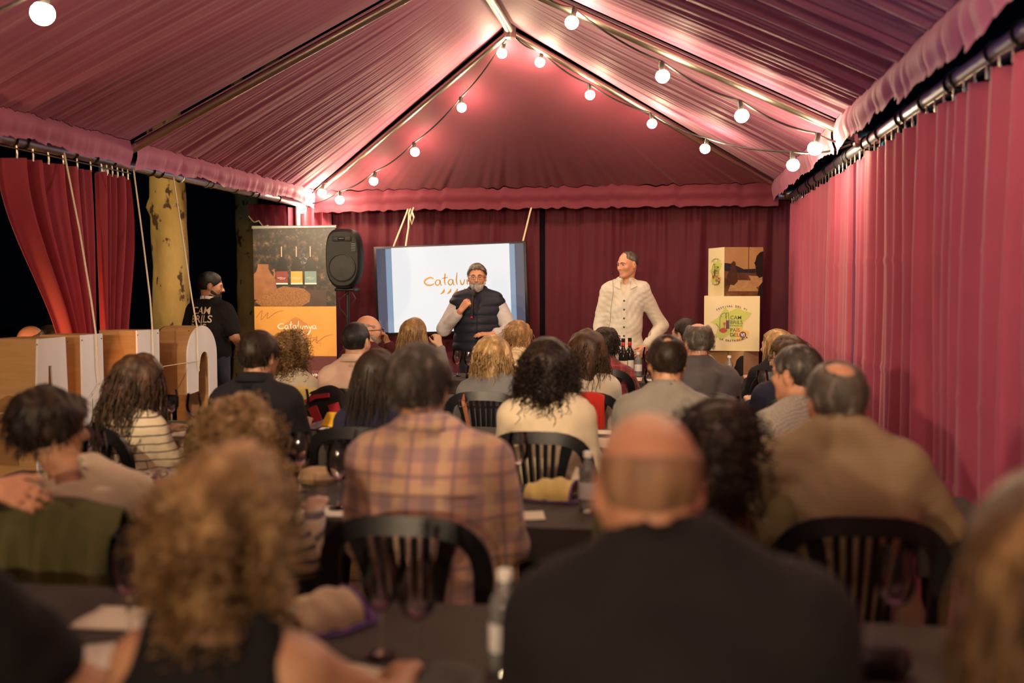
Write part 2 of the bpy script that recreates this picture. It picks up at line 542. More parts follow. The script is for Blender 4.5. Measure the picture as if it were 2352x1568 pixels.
side_curtain(2.5, 8.2, 10.05, 201, 'red curtain on the right wall nearest the back corner', 0.03)
side_curtain(2.5, 6.72, 8.13, 211, 'bright pink-lit red curtain on the right wall beside the far gap', 0.03)
side_curtain(2.5, 5.04, 6.62, 221, 'red curtain on the right wall between the rope gap and the seam', 0.05)
side_curtain(2.5, 1.1, 4.98, 231, 'long deep-folded red curtain on the right wall nearest the viewer', 0.06)
tag(MB().tube([(2.5, Y3, 2.335), (2.5, 10.1, 2.335)], 0.004, 6).build('curtain_wire', HOOK, None, True), 'thin metal curtain wire along the right wall', 'wire')
tag(MB().tube([(-2.46, 4.2, 2.315), (-2.46, 6.62, 2.30)], 0.004, 6).build('curtain_wire', HOOK, None, True), 'thin metal wire carrying the gathered left curtain', 'wire')

def back_curtain(x0, x1, seed, label, amp=0.022):
    W = x1 - x0
    fa = folds(seed, [3, 5, 8, 11, 15]); fb = folds(seed + 1, [19, 27, 33])
    def fn(u, v):
        z = 2.42 + (0.03 - 2.42) * v
        d = amp * fa(u + 0.02 * np.sin(2.5 * v)) * (0.5 + 0.6 * np.exp(-v * 3)) + 0.010 * fb(u) * np.exp(-v * 6)
        return x0 + W * u, 10.36 + d * 2.2, z
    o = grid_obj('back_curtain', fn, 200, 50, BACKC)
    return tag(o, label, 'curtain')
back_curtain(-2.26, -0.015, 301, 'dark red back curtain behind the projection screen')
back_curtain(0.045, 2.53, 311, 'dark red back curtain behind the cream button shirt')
def corner_fn(u, v):
    z = 2.34 + (0.03 - 2.34) * v
    return -2.78 + 0.52 * u, 10.27 + 0.055 * np.sin(2 * PI * 5.2 * u + 0.6) + 0.02 * np.sin(2 * PI * 11 * u), z
tag(grid_obj('back_curtain', corner_fn, 120, 20, CURT), 'brightly lit folded red curtain behind the roll-up banner', 'curtain')
tag(MB().box((0.015, 10.43, 1.2), (0.075, 0.02, 2.4)).build('curtain_gap_strip', M('gap_strip_black', (0.006, 0.004, 0.005), 0.8, 0.2, 40, spec=0.1)), 'dark upright strip in the gap between the back curtains', 'strap')  # near-black strip set behind the gap between the back curtains

# left gathered curtains
GATH = tent_mat('gathered_cloth', (0.33, 0.035, 0.055), 0.3)
def gathered(yt0, yt1, yb0, yb1, seed, label, nf, turn):
    fa = folds(seed, [nf, nf + 2, nf * 2 + 1], [1.0, .7, .35])
    def fn(u, v):
        z = 2.27 + (0.04 - 2.27) * v
        t = np.clip((2.27 - z) / 1.32, 0, 1)              # 1 at the tie
        s = t * t * (3 - 2 * t)
        bel = np.clip((0.95 - z) / 0.9, 0, 1)
        y0 = yt0 + (yb0 - yt0) * s - 0.1 * bel; y1 = yt1 + (yb1 - yt1) * s + 0.08 * bel + 0.05 * np.sin(PI * np.clip(t, 0, 1)) * (1 - t)
        d = (0.085 - 0.03 * s) * fa(u + 0.03 * np.sin(3 * v))
        out = turn * np.exp(-u * 5.5) * (1 - 0.5 * s)
        top = -0.09 * turn * np.exp(-u * 7) * np.exp(-v * 8)
        return -2.5 + d - out, y0 + (y1 - y0) * u, z + top * 3
    o = grid_obj('gathered_curtain', fn, 200, 80, GATH)
    tag(o, label, 'curtain')
    hooks(o, [(-2.48, yt0 + 0.05 + (yt1 - yt0 - 0.1) * i / 5, 2.285) for i in range(6)])
gathered(5.34, 6.2, 5.90, 6.20, 401, 'gathered red curtain on the left glowing orange at its outer edge', 5, 0.06)
gathered(6.23, 6.66, 6.26, 6.52, 411, 'narrow gathered dark red curtain beside the tree trunk', 3, 0.0)
tag(MB().tube([(-2.5 + 0.13 * math.cos(t), 6.22 + 0.34 * math.sin(t), 0.93 + 0.03 * math.sin(t)) for t in np.linspace(0, 2 * PI, 25)], 0.012, 6).build('curtain_tie', ROPE, None, True), 'cord tying the gathered left curtains together', 'cord')

# scalloped pelmet hanging at the left back corner
def pelm(u, v):
    x = -3.02 + 0.42 * u
    sc = 0.035 * np.abs(np.sin(PI * 4 * u))
    zt = 2.36 - 0.03 * u
    return x + 0.004 * np.sin(12 * v + 9 * u), 9.9 + 0.012 * np.sin(2 * PI * 4 * u) + 0.02 * v, zt - (0.13 + 0.17 * u + sc) * v
pe = grid_obj('scalloped_pelmet', pelm, 80, 12, BACKC)
tag(pe, 'small dark red scalloped pelmet with pale edging by the banner', 'pelmet')
uu = np.linspace(0, 1, 41)
ex, ey, ez = pelm(uu, np.ones_like(uu))
MB().tube(list(zip(ex, ey - 0.004, ez)), 0.007, 5).build('edging', ROPE, pe, True)

bpy.data.objects.remove(hookm)

# ------------------------------------------------------------------ trees outside
def bark():
    m, nt, b = nodes('plane_bark')
    vec = obj_vec(nt, (1, 1, 0.45))
    n1 = noise(nt, 3.0, 6, vec); n2 = noise(nt, 9.0, 3, obj_vec(nt, (1, 1, 0.6)))
    c = ramp(nt, n1, [(0.3, (0.30, 0.20, 0.07)), (0.55, (0.52, 0.36, 0.13)), (0.75, (0.42, 0.33, 0.15))])
    sp = ramp(nt, n2, [(0.36, 1.0), (0.40, 0.0)])
    nt.links.new(mix_col(nt, sp, c, (0.07, 0.04, 0.02)), b.inputs['Base Color'])
    b.inputs['Roughness'].default_value = 0.85
    add_bump(nt, b, noise(nt, 14, 5, vec), 0.5, 0.02)
    return m
BARK = bark()
def trunk(x, y, r, seed, label, knot=None):
    f1 = folds(seed, [2, 3, 5]); f2 = folds(seed + 1, [1, 2, 4])
    def fn(u, v):
        a = 2 * PI * u; z = 4.6 * v - 0.05
        rr = r * (1.22 - 0.25 * v + 0.5 * np.exp(-v * 14)) + 0.012 * f1(u) + 0.014 * f2(v * 2.2 + 0.3 * np.sin(a))
        if knot:
            za, an = knot
            da = np.abs(((a - an + PI) % (2 * PI)) - PI)
            rr = rr + 0.07 * np.exp(-((z - za) / 0.075) ** 2 - (da / 0.45) ** 2)
        return 0.05 * np.sin(v * 4) + rr * np.cos(a), rr * np.sin(a), z
    root = empty('plane_tree', (x, y, 0))
    grid_obj('trunk', fn, 56, 90, BARK, root)
    MB().tube([(0.1, 0, 4.3), (0.5, 0.2, 5.2), (1.1, 0.5, 6.0)], [r * 0.7, r * 0.5, r * 0.2], 10).build('branch', BARK, root, True)
    MB().tube([(0.0, 0, 4.3), (-0.4, 0.3, 5.3), (-1.0, 0.2, 6.3)], [r * 0.7, r * 0.5, r * 0.2], 10).build('branch', BARK, root, True)
    tag(root, label, 'tree')
trunk(-4.1, 10.2, 0.165, 501, 'lit pale plane tree trunk with a knot outside the tent', (2.36, PI))
trunk(-5.2, 14.8, 0.16, 511, 'dim plane tree trunk farther back in the dark')

# ------------------------------------------------------------------ festoon lights
SOCK = M('bulb_socket', (0.03, 0.027, 0.024), 0.4, 0.1, 20)
sock_me = MB().lathe([(0.0, 0.062), (0.014, 0.062), (0.017, 0.05), (0.018, 0.0), (0.02, -0.012), (0.0, -0.012)], 12).build('socket', SOCK, None, True)
prof = [(0.0, -0.075)] + [(0.043 * math.sin(t), -0.034 - 0.041 * math.cos(t)) for t in np.linspace(0.25, 2.5, 8)] + [(0.017, -0.004), (0.0, 0.0)]
bulb_me = MB().lathe(prof, 14).build('bulb', BULB, None, True)
def festoon(label, ends, bulbs, sag=0.03, tilt=0.0):
    root = empty('festoon_light', tuple(ends[0]))
    base = V(*ends[0])
    pts = [V(*ends[0])] + [V(*p) + V(0, 0, 0.07) for p in bulbs] + [V(*ends[1])]
    path = []
    for a, b_ in zip(pts[:-1], pts[1:]):
        for t in np.linspace(0, 1, 9)[:-1]:
            path.append(a + (b_ - a) * t - V(0, 0, sag * 4 * t * (1 - t)))
    path.append(pts[-1])
    MB().tube([p - base for p in path], 0.007, 6).build('cable', CABLE, root, True)
    for i, p in enumerate(bulbs):
        s = sock_me.copy(); COL.objects.link(s); s.parent = root; s.location = V(*p) + V(0, 0, 0.012) - base
        q = bulb_me.copy(); COL.objects.link(q); q.parent = root; q.location = V(*p) + V(0, 0, 0.012) - base
        for o in (s, q): o.rotation_euler = (0.25 * math.sin(i * 3 + tilt), 0.22 * math.cos(i * 2 + tilt), 0)
    tag(root, label, 'string lights')
festoon('string of warm bulbs running from the apex to the left back corner', [(-0.02, 8.3, 3.58), (-2.45, 10.1, 2.36)],
        [(-0.079, 8.422, 3.478), (-0.525, 8.839, 3.112), (-1.077, 9.303, 2.79), (-1.583, 9.66, 2.561), (-2.033, 9.93, 2.403)])
festoon('short cable with two warm bulbs clipped at the left back corner', [(-2.08, 9.95, 2.62), (-2.46, 10.1, 2.40)],
        [(-2.235, 9.98, 2.486), (-2.50, 10.08, 2.328)], 0.01)
festoon('string of warm bulbs running from the apex to the right back corner', [(0.02, 8.3, 3.58), (2.44, 6.55, 2.38)],
        [(0.233, 8.508, 3.411), (0.63, 8.75, 3.17), (1.16, 8.95, 2.94), (1.62, 8.6, 2.665), (2.145, 7.05, 2.335)])
festoon('string of warm bulbs along the right rafter of the middle frame', [(0.45, 6.4, 3.40), (2.46, 6.48, 2.39)],
        [(0.704, 6.40, 3.185), (1.265, 6.40, 2.83), (1.751, 6.40, 2.57), (2.205, 6.40, 2.36)])
festoon('string of warm bulbs overhead near the front of the left side', [(0.0, 2.72, 3.52), (-2.45, 3.9, 2.42)],
        [(-1.088, 3.6, 2.58)])
festoon('string of warm bulbs overhead near the front of the right side', [(0.0, 2.6, 3.52), (2.45, 2.6, 2.42)],
        [(0.35, 2.55, 3.20), (0.95, 2.55, 2.95), (1.5, 2.55, 2.70), (2.0, 2.55, 2.48)])
festoon('string of warm bulbs over the entrance behind the audience', [(-2.4, -0.9, 2.42), (2.4, -0.9, 2.42)],
        [(-1.8, -0.85, 2.6), (-1.0, -0.85, 2.95), (0.0, -0.85, 3.35), (1.0, -0.85, 2.95), (1.8, -0.85, 2.6)])
bpy.data.objects.remove(sock_me); bpy.data.objects.remove(bulb_me)
# ================================================================== furniture
# ---- black resin chair with fan back
def make_chair():
    root = empty('resin_chair')
    def back_pt(x, z):
        t = (z - 0.43) / 0.43
        return (x, -0.20 - 0.085 * t + 0.45 * x * x, z)
    # arch frame
    path = []
    for z in np.linspace(0.40, 0.735, 6): path.append((-0.20 - 0.008 * (z - .4) / .3, z))
    for a in np.linspace(0.12, PI - 0.12, 15):
        c, s = math.cos(a), math.sin(a)
        path.append((-0.208 * np.sign(c) * abs(c) ** 0.62, 0.735 + 0.145 * abs(s) ** 0.75))
    for z in np.linspace(0.735, 0.40, 6): path.append((0.20 + 0.008 * (z - .4) / .3, z))
    pts = [back_pt(x, z) for x, z in path]
    MB().ribbon(pts, 0.052, 0.024, (0, 1, -0.2)).build('back_frame', BLACKP, root, True)
    # fan slats: two broad curved ones and six narrow ones
    for s in (-1, 1):
        p = [back_pt(s * (0.125 - 0.075 * t ** 0.8), 0.85 - 0.41 * t) for t in np.linspace(0, 1, 8)]
        MB().ribbon(p, [0.05, 0.042, 0.036, 0.034, 0.032, 0.03, 0.03, 0.03], 0.016, (0, 1, -0.2)).build('slat', BLACKP, root, True)
    for k in range(5):
        x = (k - 2) * 0.034
        p = [back_pt(x * (1.0 - 0.45 * t), 0.867 - 0.425 * t) for t in np.linspace(0, 1, 5)]
        MB().ribbon(p, 0.017, 0.014, (0, 1, -0.2)).build('slat', BLACKP, root, True)
    MB().ribbon([back_pt(x, 0.455) for x in np.linspace(-0.2, 0.2, 9)], 0.05, 0.02, (0, 1, -0.2)).build('lower_rail', BLACKP, root, True)
    # seat with raised rim
    def seat(u, v):
        a = (u - 0.5) * 2; x = a * (0.215 - 0.0 * v); y = -0.2 + 0.42 * v
        return x, y, 0.445 - 0.02 * np.sin(PI * v) * np.cos(a * PI / 2) - 0.03 * np.clip(v - 0.88, 0, 1) * 5
    st = grid_obj('seat', seat, 14, 14, BLACKP, root)
    sol = st.modifiers.new('s', 'SOLIDIFY'); sol.thickness = 0.025
    for sx in (-1, 1):
        for sy in (-1, 1):
            top = (sx * 0.19, 0.19 if sy > 0 else -0.19, 0.43); bot = (sx * 0.225, 0.215 if sy > 0 else -0.26, 0.0)
            MB().tube([top, tuple((np.array(top) + bot) / 2), bot], [0.03, 0.026, 0.02], 6).build('leg', BLACKP, root, True)
    MB().box((0, 0.2, 0.41), (0.38, 0.02, 0.05), bev=0.006).build('apron', BLACKP, root, True)
    for sx in (-1, 1):
        MB().box((sx * 0.2, 0.0, 0.41), (0.02, 0.38, 0.05), bev=0.006).build('apron', BLACKP, root, True)
    return root
CHAIR0 = make_chair()
chair_used = [False]
def chair(x, y, rz, label):
    c = CHAIR0 if not chair_used[0] else copy_tree(CHAIR0)
    chair_used[0] = True
    c.location = (x, y, 0); c.rotation_euler = (0, 0, rz)
    tag(c, label, 'chair', 'black resin chairs of the audience')
    return c

# ---- tables with draped cloths
TZ = 0.745
WOODL = M('table_wood', (0.25, 0.15, 0.08), 0.6, 0.2, 4, sc=(1, 8, 1))
LEGM = M('table_leg_metal', (0.05, 0.05, 0.05), 0.5, 0.1, 4, metal=0.6)
def table(x0, x1, y0, y1, row):
    root = empty('trestle_table', ((x0 + x1) / 2, (y0 + y1) / 2, 0))
    w, d = x1 - x0, y1 - y0
    MB().box((0, 0, 0.722), (w - 0.02, d - 0.02, 0.03), bev=0.005).build('tabletop', WOODL, root)
    for s in (-1, 0, 1):
        for t in (-1, 1):
            MB().tube([(s * (w / 2 - 0.25), t * (d / 2 - 0.08), 0.706), (s * (w / 2 - 0.22), t * (d / 2 - 0.05), 0.0)], 0.018, 8).build('leg', LEGM, root, True)
    tag(root, f'long trestle table {row}', 'table')
    f1 = folds(int(y0 * 100), [7, 11, 17]); f2 = folds(int(y0 * 100) + 3, [23, 37])
    # one sheet: hangs at front and back edge
    def fn(u, v):
        xx = x0 - 0.012 + (w + 0.024) * u
        drop = 0.11
        L = d + 2 * drop
        s = v * L
        y = np.where(s < drop, y0 - 0.013, np.where(s > drop + d, y1 + 0.013, y0 - 0.013 + (s - drop) * (d + 0.026) / d))
        hang = np.where(s < drop, drop - s, np.where(s > drop + d, s - drop - d, 0.0))
        wv = (0.014 * f1(u) + 0.006 * f2(u)) * hang / drop
        y = y + np.where(s < drop, -np.abs(wv) - 0.006 * hang / drop, np.abs(wv) + 0.006 * hang / drop) * (hang > 0)
        z = TZ - hang + 0.0012 * f2(u * 0.5 + v) * (hang <= 0)
        return xx, y, z
    o = grid_obj('tablecloth', fn, 180, 40, BLACKC)
    o.data.set_sharp_from_angle(angle=math.radians(60))
    tag(o, f'black cloth covering the table {row}', 'tablecloth')
ROWS = {5: (-0.9, 2.32, 1.70, 2.29), 4: (-1.32, 2.34, 3.08, 3.72), 3: (-1.66, 2.25, 4.60, 5.22), 2: (-1.5, 2.25, 6.12, 6.76), 1: (-1.35, 2.3, 7.80, 8.42)}
RN = {5: 'nearest the viewer', 4: 'in front of the pink and blue plaid shirt', 3: 'in front of the striped cream sweater', 2: 'in front of the denim jacket', 1: 'standing before the screen'}
for r, (a, b_, c, d) in ROWS.items():
    table(a, b_, c, d, RN[r])

# ---- table ware
def glass_parts():
    root = empty('wine_glass')
    H = 0.215
    bowl_o = [(0.0, 0.0935), (0.006, 0.095), (0.014, 0.099), (0.028, 0.110), (0.038, 0.130), (0.0415, 0.150), (0.039, 0.180), (0.033, H)]
    MB().lathe(bowl_o, 24, closed=False).build('bowl', THIN, root, True, False)
    MB().lathe([(0.006, 0.097), (0.0042, 0.085), (0.0038, 0.03), (0.006, 0.008)], 12).build('stem', GLASS, root, True, False)
    MB().lathe([(0.0, 0.0), (0.034, 0.0), (0.034, 0.0016), (0.012, 0.004), (0.006, 0.009), (0.0, 0.009)], 24).build('foot', GLASS, root, True)
    return root
G0 = glass_parts(); g_used = [False]
def glass(x, y, label, z=TZ + 0.002, sc=1.0):
    g = G0 if not g_used[0] else copy_tree(G0)
    g_used[0] = True
    g.location = (x, y, z); g.scale = (sc,) * 3
    tag(g, label, 'wine glass', 'wine glasses on the tables')
LBL = M('bottle_label', (0.78, 0.78, 0.80), 0.5, 0.06, 20)
CAPW = M('bottle_cap', (0.85, 0.83, 0.78), 0.45, 0.05, 20)
def water(x, y, label, z=TZ + 0.002):
    r = empty('water_bottle', (x, y, z))
    body = [(0.0, 0.0), (0.028, 0.0), (0.031, 0.006), (0.030, 0.02), (0.031, 0.03), (0.031, 0.10), (0.029, 0.115), (0.031, 0.125), (0.027, 0.145), (0.016, 0.165), (0.0125, 0.172), (0.0125, 0.186), (0, 0.186)]
    MB().lathe(body, 18).build('bottle_body', PETG, r, True)
    MB().lathe([(0.0316, 0.045), (0.0318, 0.047), (0.0318, 0.098), (0.0316, 0.10)], 20, closed=False).build('paper_band', LBL, r, True)
    MB().lathe([(0.0, 0.202), (0.0145, 0.201), (0.015, 0.198), (0.015, 0.182), (0, 0.182)], 16).build('bottle_cap', CAPW, r, True)
    tag(r, label, 'water bottle')
WINEG = M('dark_wine_glass', (0.012, 0.014, 0.012), 0.08, 0.1, 10)
FOIL = M('red_foil', (0.45, 0.02, 0.03), 0.35, 0.1, 20)
FOILB = M('black_foil', (0.01, 0.01, 0.01), 0.35, 0.1, 20)
def wine(x, y, label, rz=0.0):
    r = empty('wine_bottle', (x, y, TZ + 0.002), rz)
    MB().lathe([(0, 0), (0.036, 0), (0.038, 0.006), (0.038, 0.175), (0.034, 0.2), (0.018, 0.228), (0.0145, 0.245), (0.0145, 0.3), (0.0155, 0.302), (0.0155, 0.312), (0, 0.312)], 24).build('bottle_body', WINEG, r, True)
    MB().lathe([(0.0150, 0.250), (0.0156, 0.251), (0.0156, 0.282), (0.0150, 0.283)], 20, closed=False).build('red_foil_band', FOIL, r, True)
    MB().lathe([(0.0152, 0.283), (0.0160, 0.284), (0.0160, 0.314), (0.0, 0.3145)], 20, closed=False).build('foil_cap', FOILB, r, True)
    v, f = [], []
    for k, a in enumerate(np.linspace(-PI / 2 - 1.1, -PI / 2 + 1.1, 13)):
        for zz in (0.05, 0.13): v.append((0.0386 * math.cos(a), 0.0386 * math.sin(a), zz))
    f = [(2 * k, 2 * k + 2, 2 * k + 3, 2 * k + 1) for k in range(12)]
    mesh_obj('paper_label', v, f, WHITE, r)
    tag(r, label, 'wine bottle')
pm_me = None
def placemat(x, y, label, rz=0.0, s=(0.42, 0.30)):
    def fn(u, v):
        return (u - 0.5) * s[0], (v - 0.5) * s[1], 0.0025 + 0.003 * np.sin(3 * u + 5 * v + x) * np.sin(PI * v) + 0.006 * (u - 0.5) ** 2
    o = grid_obj('paper_placemat', fn, 8, 6, PAPER)
    sol = o.modifiers.new('s', 'SOLIDIFY'); sol.thickness = 0.0008
    o.location = (x, y, TZ + 0.001); o.rotation_euler = (0, 0, rz)
    tag(o, label, 'placemat')

# positions measured for what the photograph shows on each table
placemat(0.12, 2.07, 'cream paper placemat under the wine glass on the left of the nearest table', 0.05, (0.26, 0.15))
glass(0.176, 1.93, 'wine glass on the left placemat of the nearest table', sc=1.05)
placemat(0.09, 1.80, 'cream paper sheet by the bare arm of the person in black', 0.5, (0.22, 0.16))
placemat(0.76, 1.78, 'white paper sheet beside the dark plate', -0.25, (0.30, 0.16))
glass(0.728, 1.935, 'left of the two empty wine glasses at the nearest table')
glass(0.817, 1.89, 'right of the two empty wine glasses at the nearest table')
water(0.992, 1.892, 'water bottle with white band on the nearest table')
pl = MB().lathe([(0, 0.004), (0.05, 0.004), (0.085, 0.014), (0.088, 0.013), (0.052, 0.0), (0, 0.0)], 24, (0, 0, 0)).build('plate', M('dark_plate', (0.02, 0.018, 0.018), 0.6, 0.2, 20), None, True)
pl.location = (0.88, 1.80, TZ + 0.004); tag(pl, 'small dark plate between the paper sheet and the water bottle', 'plate')
glass(1.77, 2.11, 'wine glass on the right of the nearest table')
placemat(1.62, 2.13, 'cream paper corner right of the dark sweater', 0.7, (0.16, 0.14))
bg = MB().box((0, 0, 0.03), (0.14, 0.07, 0.06), bev=0.02).build('glasses_case', M('case_leather', (0.02, 0.018, 0.018), 0.4, 0.2, 40), None, True)
bg.location = (1.70, 1.98, TZ + 0.002); tag(bg, 'dark glasses case on the right of the nearest table', 'case')

fl_m = M('flood_housing', (0.03, 0.03, 0.03), 0.5, 0.1, 10)
for k, (l_, t_, p_) in enumerate(FLOODS):  # bodies for the added fill floods, out of view
    fr = empty('fill_floodlight', (l_[0], l_[1], 0))
    MB().box((0, -0.14, l_[2]), (0.34, 0.12, 0.26), bev=0.02).build('housing', fl_m, fr, True)
    MB().tube([(0, -0.14, 0.0), (0, -0.14, l_[2] - 0.13)], 0.02, 10).build('stand', fl_m, fr, True)
    MB().box((0, -0.14, 0.02), (0.5, 0.5, 0.04), bev=0.01).build('base', fl_m, fr, True)
    tag(fr, 'added fill lamp on a stand outside the entrance on the ' + ('left', 'right')[k], 'fill_floodlight')
for k, (l_, t_, p_) in enumerate(SPOTS):  # bodies for the added overhead fill spots, out of view
    fr = empty('fill_spotlight', l_)
    MB().tube([(0, -0.16, 0.07), (0, -0.03, 0.01)], 0.06, 14).build('housing', fl_m, fr, True)
    MB().tube([(0, -0.1, 0.05), (0, -0.3, 0.16), (0, -0.9, 0.2)], 0.012, 8).build('bracket', fl_m, fr, True)
    tag(fr, 'added fill spot overhead on the ' + ('left', 'right')[k] + ' side', 'fill_spotlight')
# printed pouch bags (glass carriers) with purple edging
PUR = M('purple_band', (0.10, 0.04, 0.20), 0.7, 0.2, 30)
def pouch(x, y, rz, label, col, txt=None, L=0.19, W=0.15, H=0.06):
    r = empty('glass_pouch', (x, y, TZ + 0.002), rz)
    m = cloth_mat('pouch_' + col[0], col[1], 500, 0.7)
    def fn(u, v):
        a = v * PI
        s = 1 - 0.25 * (2 * u - 1) ** 2
        return (u - 0.5) * L, -W / 2 * np.cos(a) * (0.9 + 0.1 * u), 0.002 + H * np.sin(a) ** 0.7 * s * (0.75 + 0.25 * u) + 0.004 * np.sin(17 * u + 5 * v)
    grid_obj('pouch_body', fn, 24, 20, m, r)
    e = [fn(np.array(u_), np.array(v_)) for u_, v_ in [(1.0, t) for t in np.linspace(0, 1, 15)]]
    MB().tube([tuple(float(q) for q in p) for p in e], 0.005, 6).build('edging', PUR, r, True)
    MB().ribbon([(-L / 2, -W / 2 - 0.005, 0.006), (0, -W / 2 - 0.03, 0.006), (L / 2 + 0.02, -W / 2 - 0.01, 0.006), (L / 2 + 0.05, 0.02, 0.006)], 0.015, 0.003, (0, 0, 1)).build('strap', PUR, r, True)
    if txt:
        for i, (t, sz) in enumerate(txt):
            v, f = text_mesh(t, sz, 0.0012)
            uu_ = 0.80 - 0.17 * i
            P = []
            for vx, vy, _ in v:
                u_ = uu_ - vy / L; v_ = 0.18 + vx / (W * 1.35)
                q = fn(np.array(u_), np.array(v_))
                P.append((float(q[0]), float(q[1]) - 0.001, float(q[2]) + 0.0015))
            mesh_obj('printed_line', P, f, PUR, r, False)
    tag(r, label, 'pouch')
CRM = ('cream', (0.80, 0.72, 0.52)); TAN_ = ('tan', (0.50, 0.38, 0.24)); YEL = ('yellow', (0.78, 0.62, 0.22))
pouch(-0.60, 3.48, 0.16, 'white printed glass pouch on the red booklet', CRM, [('CAM', .042), ('BRILS', .034), ('PAIS', .042), ('DEL VI', .034)], 0.2, 0.17, 0.07)
rb = MB().box((0, 0, 0.006), (0.21, 0.12, 0.012), bev=0.002).build('booklet', M('red_cover', (0.28, 0.02, 0.04), 0.5, 0.1, 20))
rb.location = (-0.53, 3.30, TZ + 0.002); rb.rotation_euler = (0, 0, 0.05); tag(rb, 'thin dark red booklet before the white pouch', 'booklet')
placemat(-0.53, 3.16, 'cream paper placemat before the white top', 0.1, (0.24, 0.13))
glass(-0.80, 3.40, 'wine glass beside the white pouch'); glass(-0.97, 3.62, 'wine glass at the left end of the fourth table')
placemat(0.20, 3.17, 'cream paper placemat under the wine glass left of the plaid shirt', 0.03, (0.34, 0.15))
glass(0.203, 3.22, 'wine glass standing on the placemat left of the plaid shirt', sc=1.02); glass(-0.026, 3.47, 'wine glass standing beside the round bread roll')
bd = MB().lathe([(0, 0), (0.05, 0.0), (0.062, 0.02), (0.055, 0.045), (0.03, 0.058), (0, 0.06)], 20).build('bread_roll', M('bread_crust', (0.52, 0.36, 0.2), 0.8, 0.3, 30, 0.3), None, True)
bd.location = (-0.02, 3.64, TZ + 0.002); bd.scale = (1.3, 1, 1); tag(bd, 'round beige bread roll behind the two wine glasses', 'bread')
glass(0.765, 3.60, 'wine glass right of the plaid shirt'); pouch(0.90, 3.50, -0.15, 'yellow and white glass pouch with purple strap', YEL, None, 0.17, 0.15, 0.075)
water(1.045, 3.30, 'water bottle beside the yellow and white pouch'); placemat(0.85, 3.2, 'cream paper corner by the elbow of the plaid shirt', 0.2, (0.12, 0.12))
pouch(1.62, 3.42, 1.1, 'small pouch behind the phone in the raised hand', CRM, None, 0.12, 0.1, 0.07)
placemat(1.40, 3.20, 'paper placemat before the olive top', 0.0, (0.3, 0.16))
pouch(0.54, 2.10, 0.9, 'crumpled tan glass pouch right of the black sleeveless top', TAN_, None, 0.16, 0.13, 0.08)
# third table
placemat(-1.12, 4.74, 'cream paper placemat under the two wine glasses by the striped sweater', 0.0, (0.46, 0.2))
glass(-1.253, 4.84, 'wine glass nearest the striped cream sweater'); glass(-1.056, 4.70, 'clear wine glass in front of the arched letter')
placemat(-0.39, 4.66, 'paper sheet beside the black polo shirt', 0.3, (0.16, 0.1))
ph = MB().box((0, 0, 0.006), (0.15, 0.12, 0.012), bev=0.003).build('notebook', M('yellow_cover', (0.85, 0.50, 0.03), 0.45, 0.06, 10))
ph.location = (-0.36, 4.88, TZ + 0.066); ph.rotation_euler = (0.5, 0, 0); tag(ph, 'bright yellow notebook on the table by the navy top', 'notebook')
sup = MB().box((0, 0, 0.012), (0.2, 0.14, 0.024), bev=0.004).build('tablet_case', BLACKP); sup.location = (-0.36, 4.90, TZ + 0.001); tag(sup, 'flat black case under the yellow notebook', 'case')
gy = cloth_mat('grey_cloth', (0.30, 0.28, 0.33))
def scarf(u, v):
    return (u - 0.5) * 0.34, (v - 0.5) * 0.24, 0.004 + 0.05 * np.exp(-((u - 0.35) / 0.2) ** 2 - ((v - 0.5) / 0.3) ** 2) + 0.008 * np.sin(15 * u + 6 * v) ** 2
sf = grid_obj('folded_scarf', scarf, 24, 20, gy); sf.location = (-0.42, 5.08, TZ + 0.002); sf.modifiers.new('s', 'SOLIDIFY').thickness = 0.004
tag(sf, 'crumpled grey scarf on the table below the backpack', 'scarf')
glass(-0.58, 4.95, 'wine glass beside the grey scarf'); placemat(0.86, 4.75, 'paper placemat before the gathered white blouse', 0.0)
placemat(1.02, 5.10, 'white paper on the table beside the red jacket', 0.1, (0.2, 0.14)); glass(1.62, 4.9, 'wine glass before the plain grey shirt')
glass(1.9, 4.95, 'wine glass in front of the fine-patterned shirt')
# second and first tables
placemat(-0.9, 6.3, 'paper sheet with bread beside the yellow jacket', 0.2, (0.26, 0.16)); placemat(0.3, 6.35, 'paper placemat before the denim jacket', 0.0)
glass(0.02, 6.5, 'wine glass left of the denim jacket'); glass(-0.83, 6.45, 'wine glass by the white blouse and yellow jacket')
glass(0.55, 6.55, 'wine glass between the denim jacket and the white blouse'); glass(1.90, 6.42, 'wine glass before the navy jacket')
glass(1.2, 6.5, 'wine glass beside the grey hoodie')
water(1.79, 7.95, 'small water bottle below the stacked boxes')
wine(0.949, 8.26, 'front wine bottle with red foil before the cream button shirt'); wine(1.0, 8.34, 'rear wine bottle with red foil before the cream button shirt')
water(1.072, 8.26, 'water bottle right of the two wine bottles'); glass(1.15, 8.34, 'tall wine glass right of the water bottle', sc=1.1)
glass(-0.30, 8.0, 'wine glass below the navy puffer vest'); glass(-0.42, 8.1, 'wine glass beside the red can')
cn = MB().lathe([(0, 0), (0.03, 0.0), (0.033, 0.008), (0.033, 0.105), (0.029, 0.115), (0.027, 0.117), (0, 0.114)], 20).build('drink_can', M('can_red', (0.5, 0.02, 0.05), 0.3, 0.1, 10), None, True)
cn.location = (-0.22, 8.05, TZ + 0.002); tag(cn, 'red drinks can below the navy puffer vest', 'can')
placemat(0.9, 8.0, 'white paper under the wine bottles', 0.0); placemat(1.3, 7.95, 'white paper beside the tall wine glass', 0.1, (0.3, 0.2))

